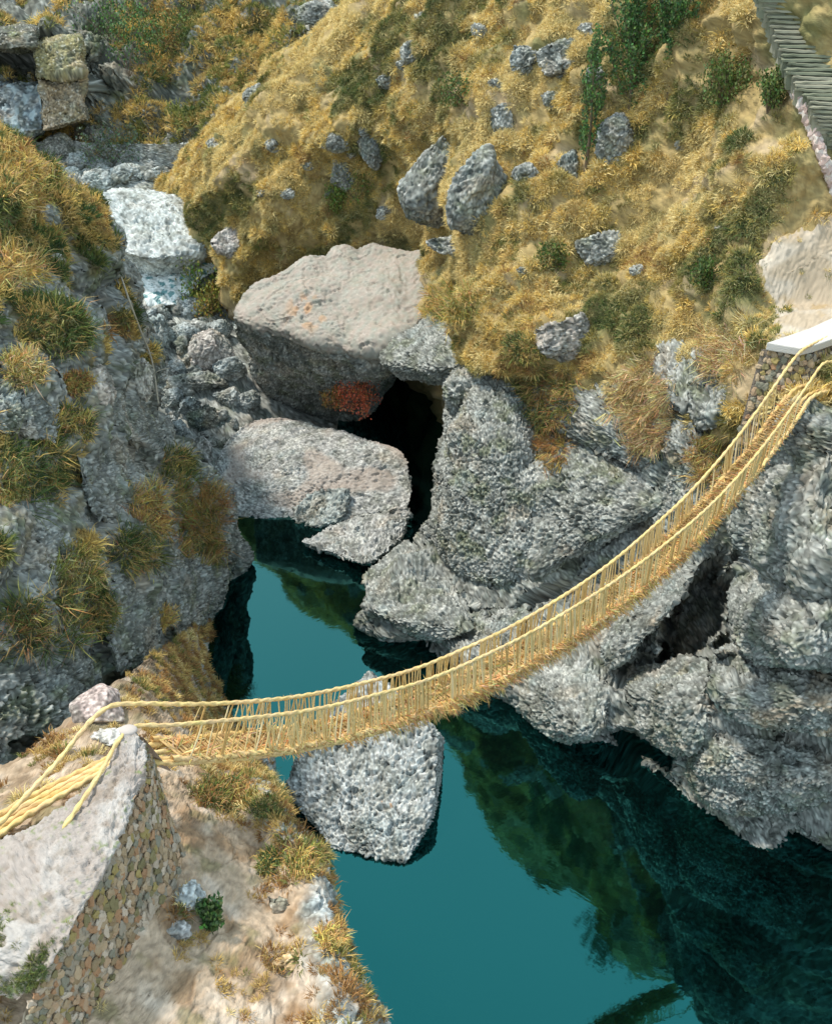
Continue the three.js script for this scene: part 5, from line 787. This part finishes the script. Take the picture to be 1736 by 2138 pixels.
tussock(200, 1270, 90, 100, LF, 'olive tussock hanging beside the wide green and brown one', [OLIVE, GREEN, OCHRE], { hang: 0.4 });
tussock(50, 770, 90, 80, LF, 'golden tussock above the bare grey rock, near the left edge', GO);
tussock(120, 700, 160, 110, LF, 'dark green tussock below the upper grass of the left face', GR);
tussock(160, 800, 70, 50, LF, 'little orange tussock on the left face', [...RU, GOLD]);
tussock(30, 560, 150, 110, LF, 'broad golden tussock drooping at the left edge high on the face', [GOLD, STRAW, OCHRE], { hang: 0.3 });
tussock(60, 390, 170, 90, LF, 'bright golden tussock at the top of the left rock face', [GOLD, STRAW, GOLD, OCHRE], { hang: 0.3 });
tussock(345, 1285, 50, 50, LF, 'small yellow tussock near the foot of the left face', [GOLD, OCHRE]);
tussock(1340, 850, 170, 200, CF, 'pale straw tussock spilling over the edge of the right cliff', PALEG, { hang: 0.9 });
tussock(1340, 910, 110, 110, CF, 'tan tussock hanging below the pale straw one', PALEG, { hang: 0.9 });
tussock(1145, 830, 130, 150, CF, 'brown and green tussock hanging down the face of the right cliff', [RUSSET, OLIVE, GREEN, OCHRE], { hang: 0.8 });
tussock(1150, 940, 80, 90, CF, 'rusty tussock lower down the face of the right cliff', RU, { hang: 0.8 });
tussock(1510, 740, 130, 110, CF, 'pale feathery tussock beside the white slab', PALEG, { hang: 0.5 });
tussock(1480, 960, 90, 120, CF, 'dry brown tussock on the cliff edge under the far bridge end', [...RU, STRAW], { hang: 0.7 });
tussock(1100, 725, 110, 60, CF, 'dark olive tussock at the edge of the right cliff below the flat ledge rock', [OLIVE, GREEN, OCHRE], { hang: 0.4 });
tussock(940, 640, 130, 110, CF, 'thick golden tussock beside the flat-topped boulder', [GOLD, OCHRE, OLIVE]);
tussock(470, 1660, 140, 80, [bankGeo], 'brown matted tussock under the near end of the bridge', [...RU, ...GR]);
tussock(560, 1690, 70, 50, [bankGeo], 'olive tussock on the tip of the bank by the water', GR);
tussock(640, 1800, 80, 70, [bankGeo], 'olive and gold tussock on the brink of the earth bank', [OLIVE, OCHRE, GOLD]);
tussock(690, 1960, 50, 60, [bankGeo], 'golden fringe of grass on the brink further down the bank', [GOLD, OCHRE]);
tussock(565, 1800, 40, 60, [bankGeo], 'upright green and gold grass on the bare bank', [OLIVE, GOLD, GREEN]);

// red-leaved plant under the overhang of the huge boulder
{ const q = Z(748, 852, 46.6); shrub(q, 2, 1.1, 'red-leaved plant in the dark hollow under the huge boulder', [[0.62, 0.12, 0.06], [0.7, 0.2, 0.1], [0.5, 0.18, 0.08]], { stems: 22, leaf: 0.1, leaves: 50 });
  const q2 = Z(690, 850, 47); shrub(q2, 1.2, 0.7, 'orange-brown plant beside the red-leaved one', [[0.4, 0.2, 0.06], [0.3, 0.2, 0.07]], { stems: 12, leaf: 0.1 }); }
// dead branches on the left rock face
function branch(pts, r, label) { const b = pts.map(([x, y, d]) => sightOn(x, y, LF)?.p.add(V(0.25 * (d ?? 1), 0.3, 0.3)) ?? Z(x, y, 37)); const c = new THREE.CatmullRomCurve3(b), g = [new THREE.TubeGeometry(c, 24, r, 6)]; for (let k = 0; k < 5; k++) { const p = c.getPoint(rr(0.3, 0.9)); g.push(new THREE.TubeGeometry(new THREE.QuadraticBezierCurve3(p, p.clone().add(V(rr(-0.3, 0.3), 0.3, 0.2)), p.clone().add(V(rr(-0.8, 0.8), rr(-0.3, 0.7), rr(-0.3, 0.4)))), 5, r * 0.4, 5)); } return add(new THREE.Mesh(mergeGeometries(g), std(0.46, 0.42, 0.34)), 'dead_branch', label, 'branch'); }
branch([[245, 590], [262, 640], [285, 700], [308, 760], [322, 850]], 0.035, 'long pale dead branch along the edge of the left rock face');
renderer.render(scene, camera);
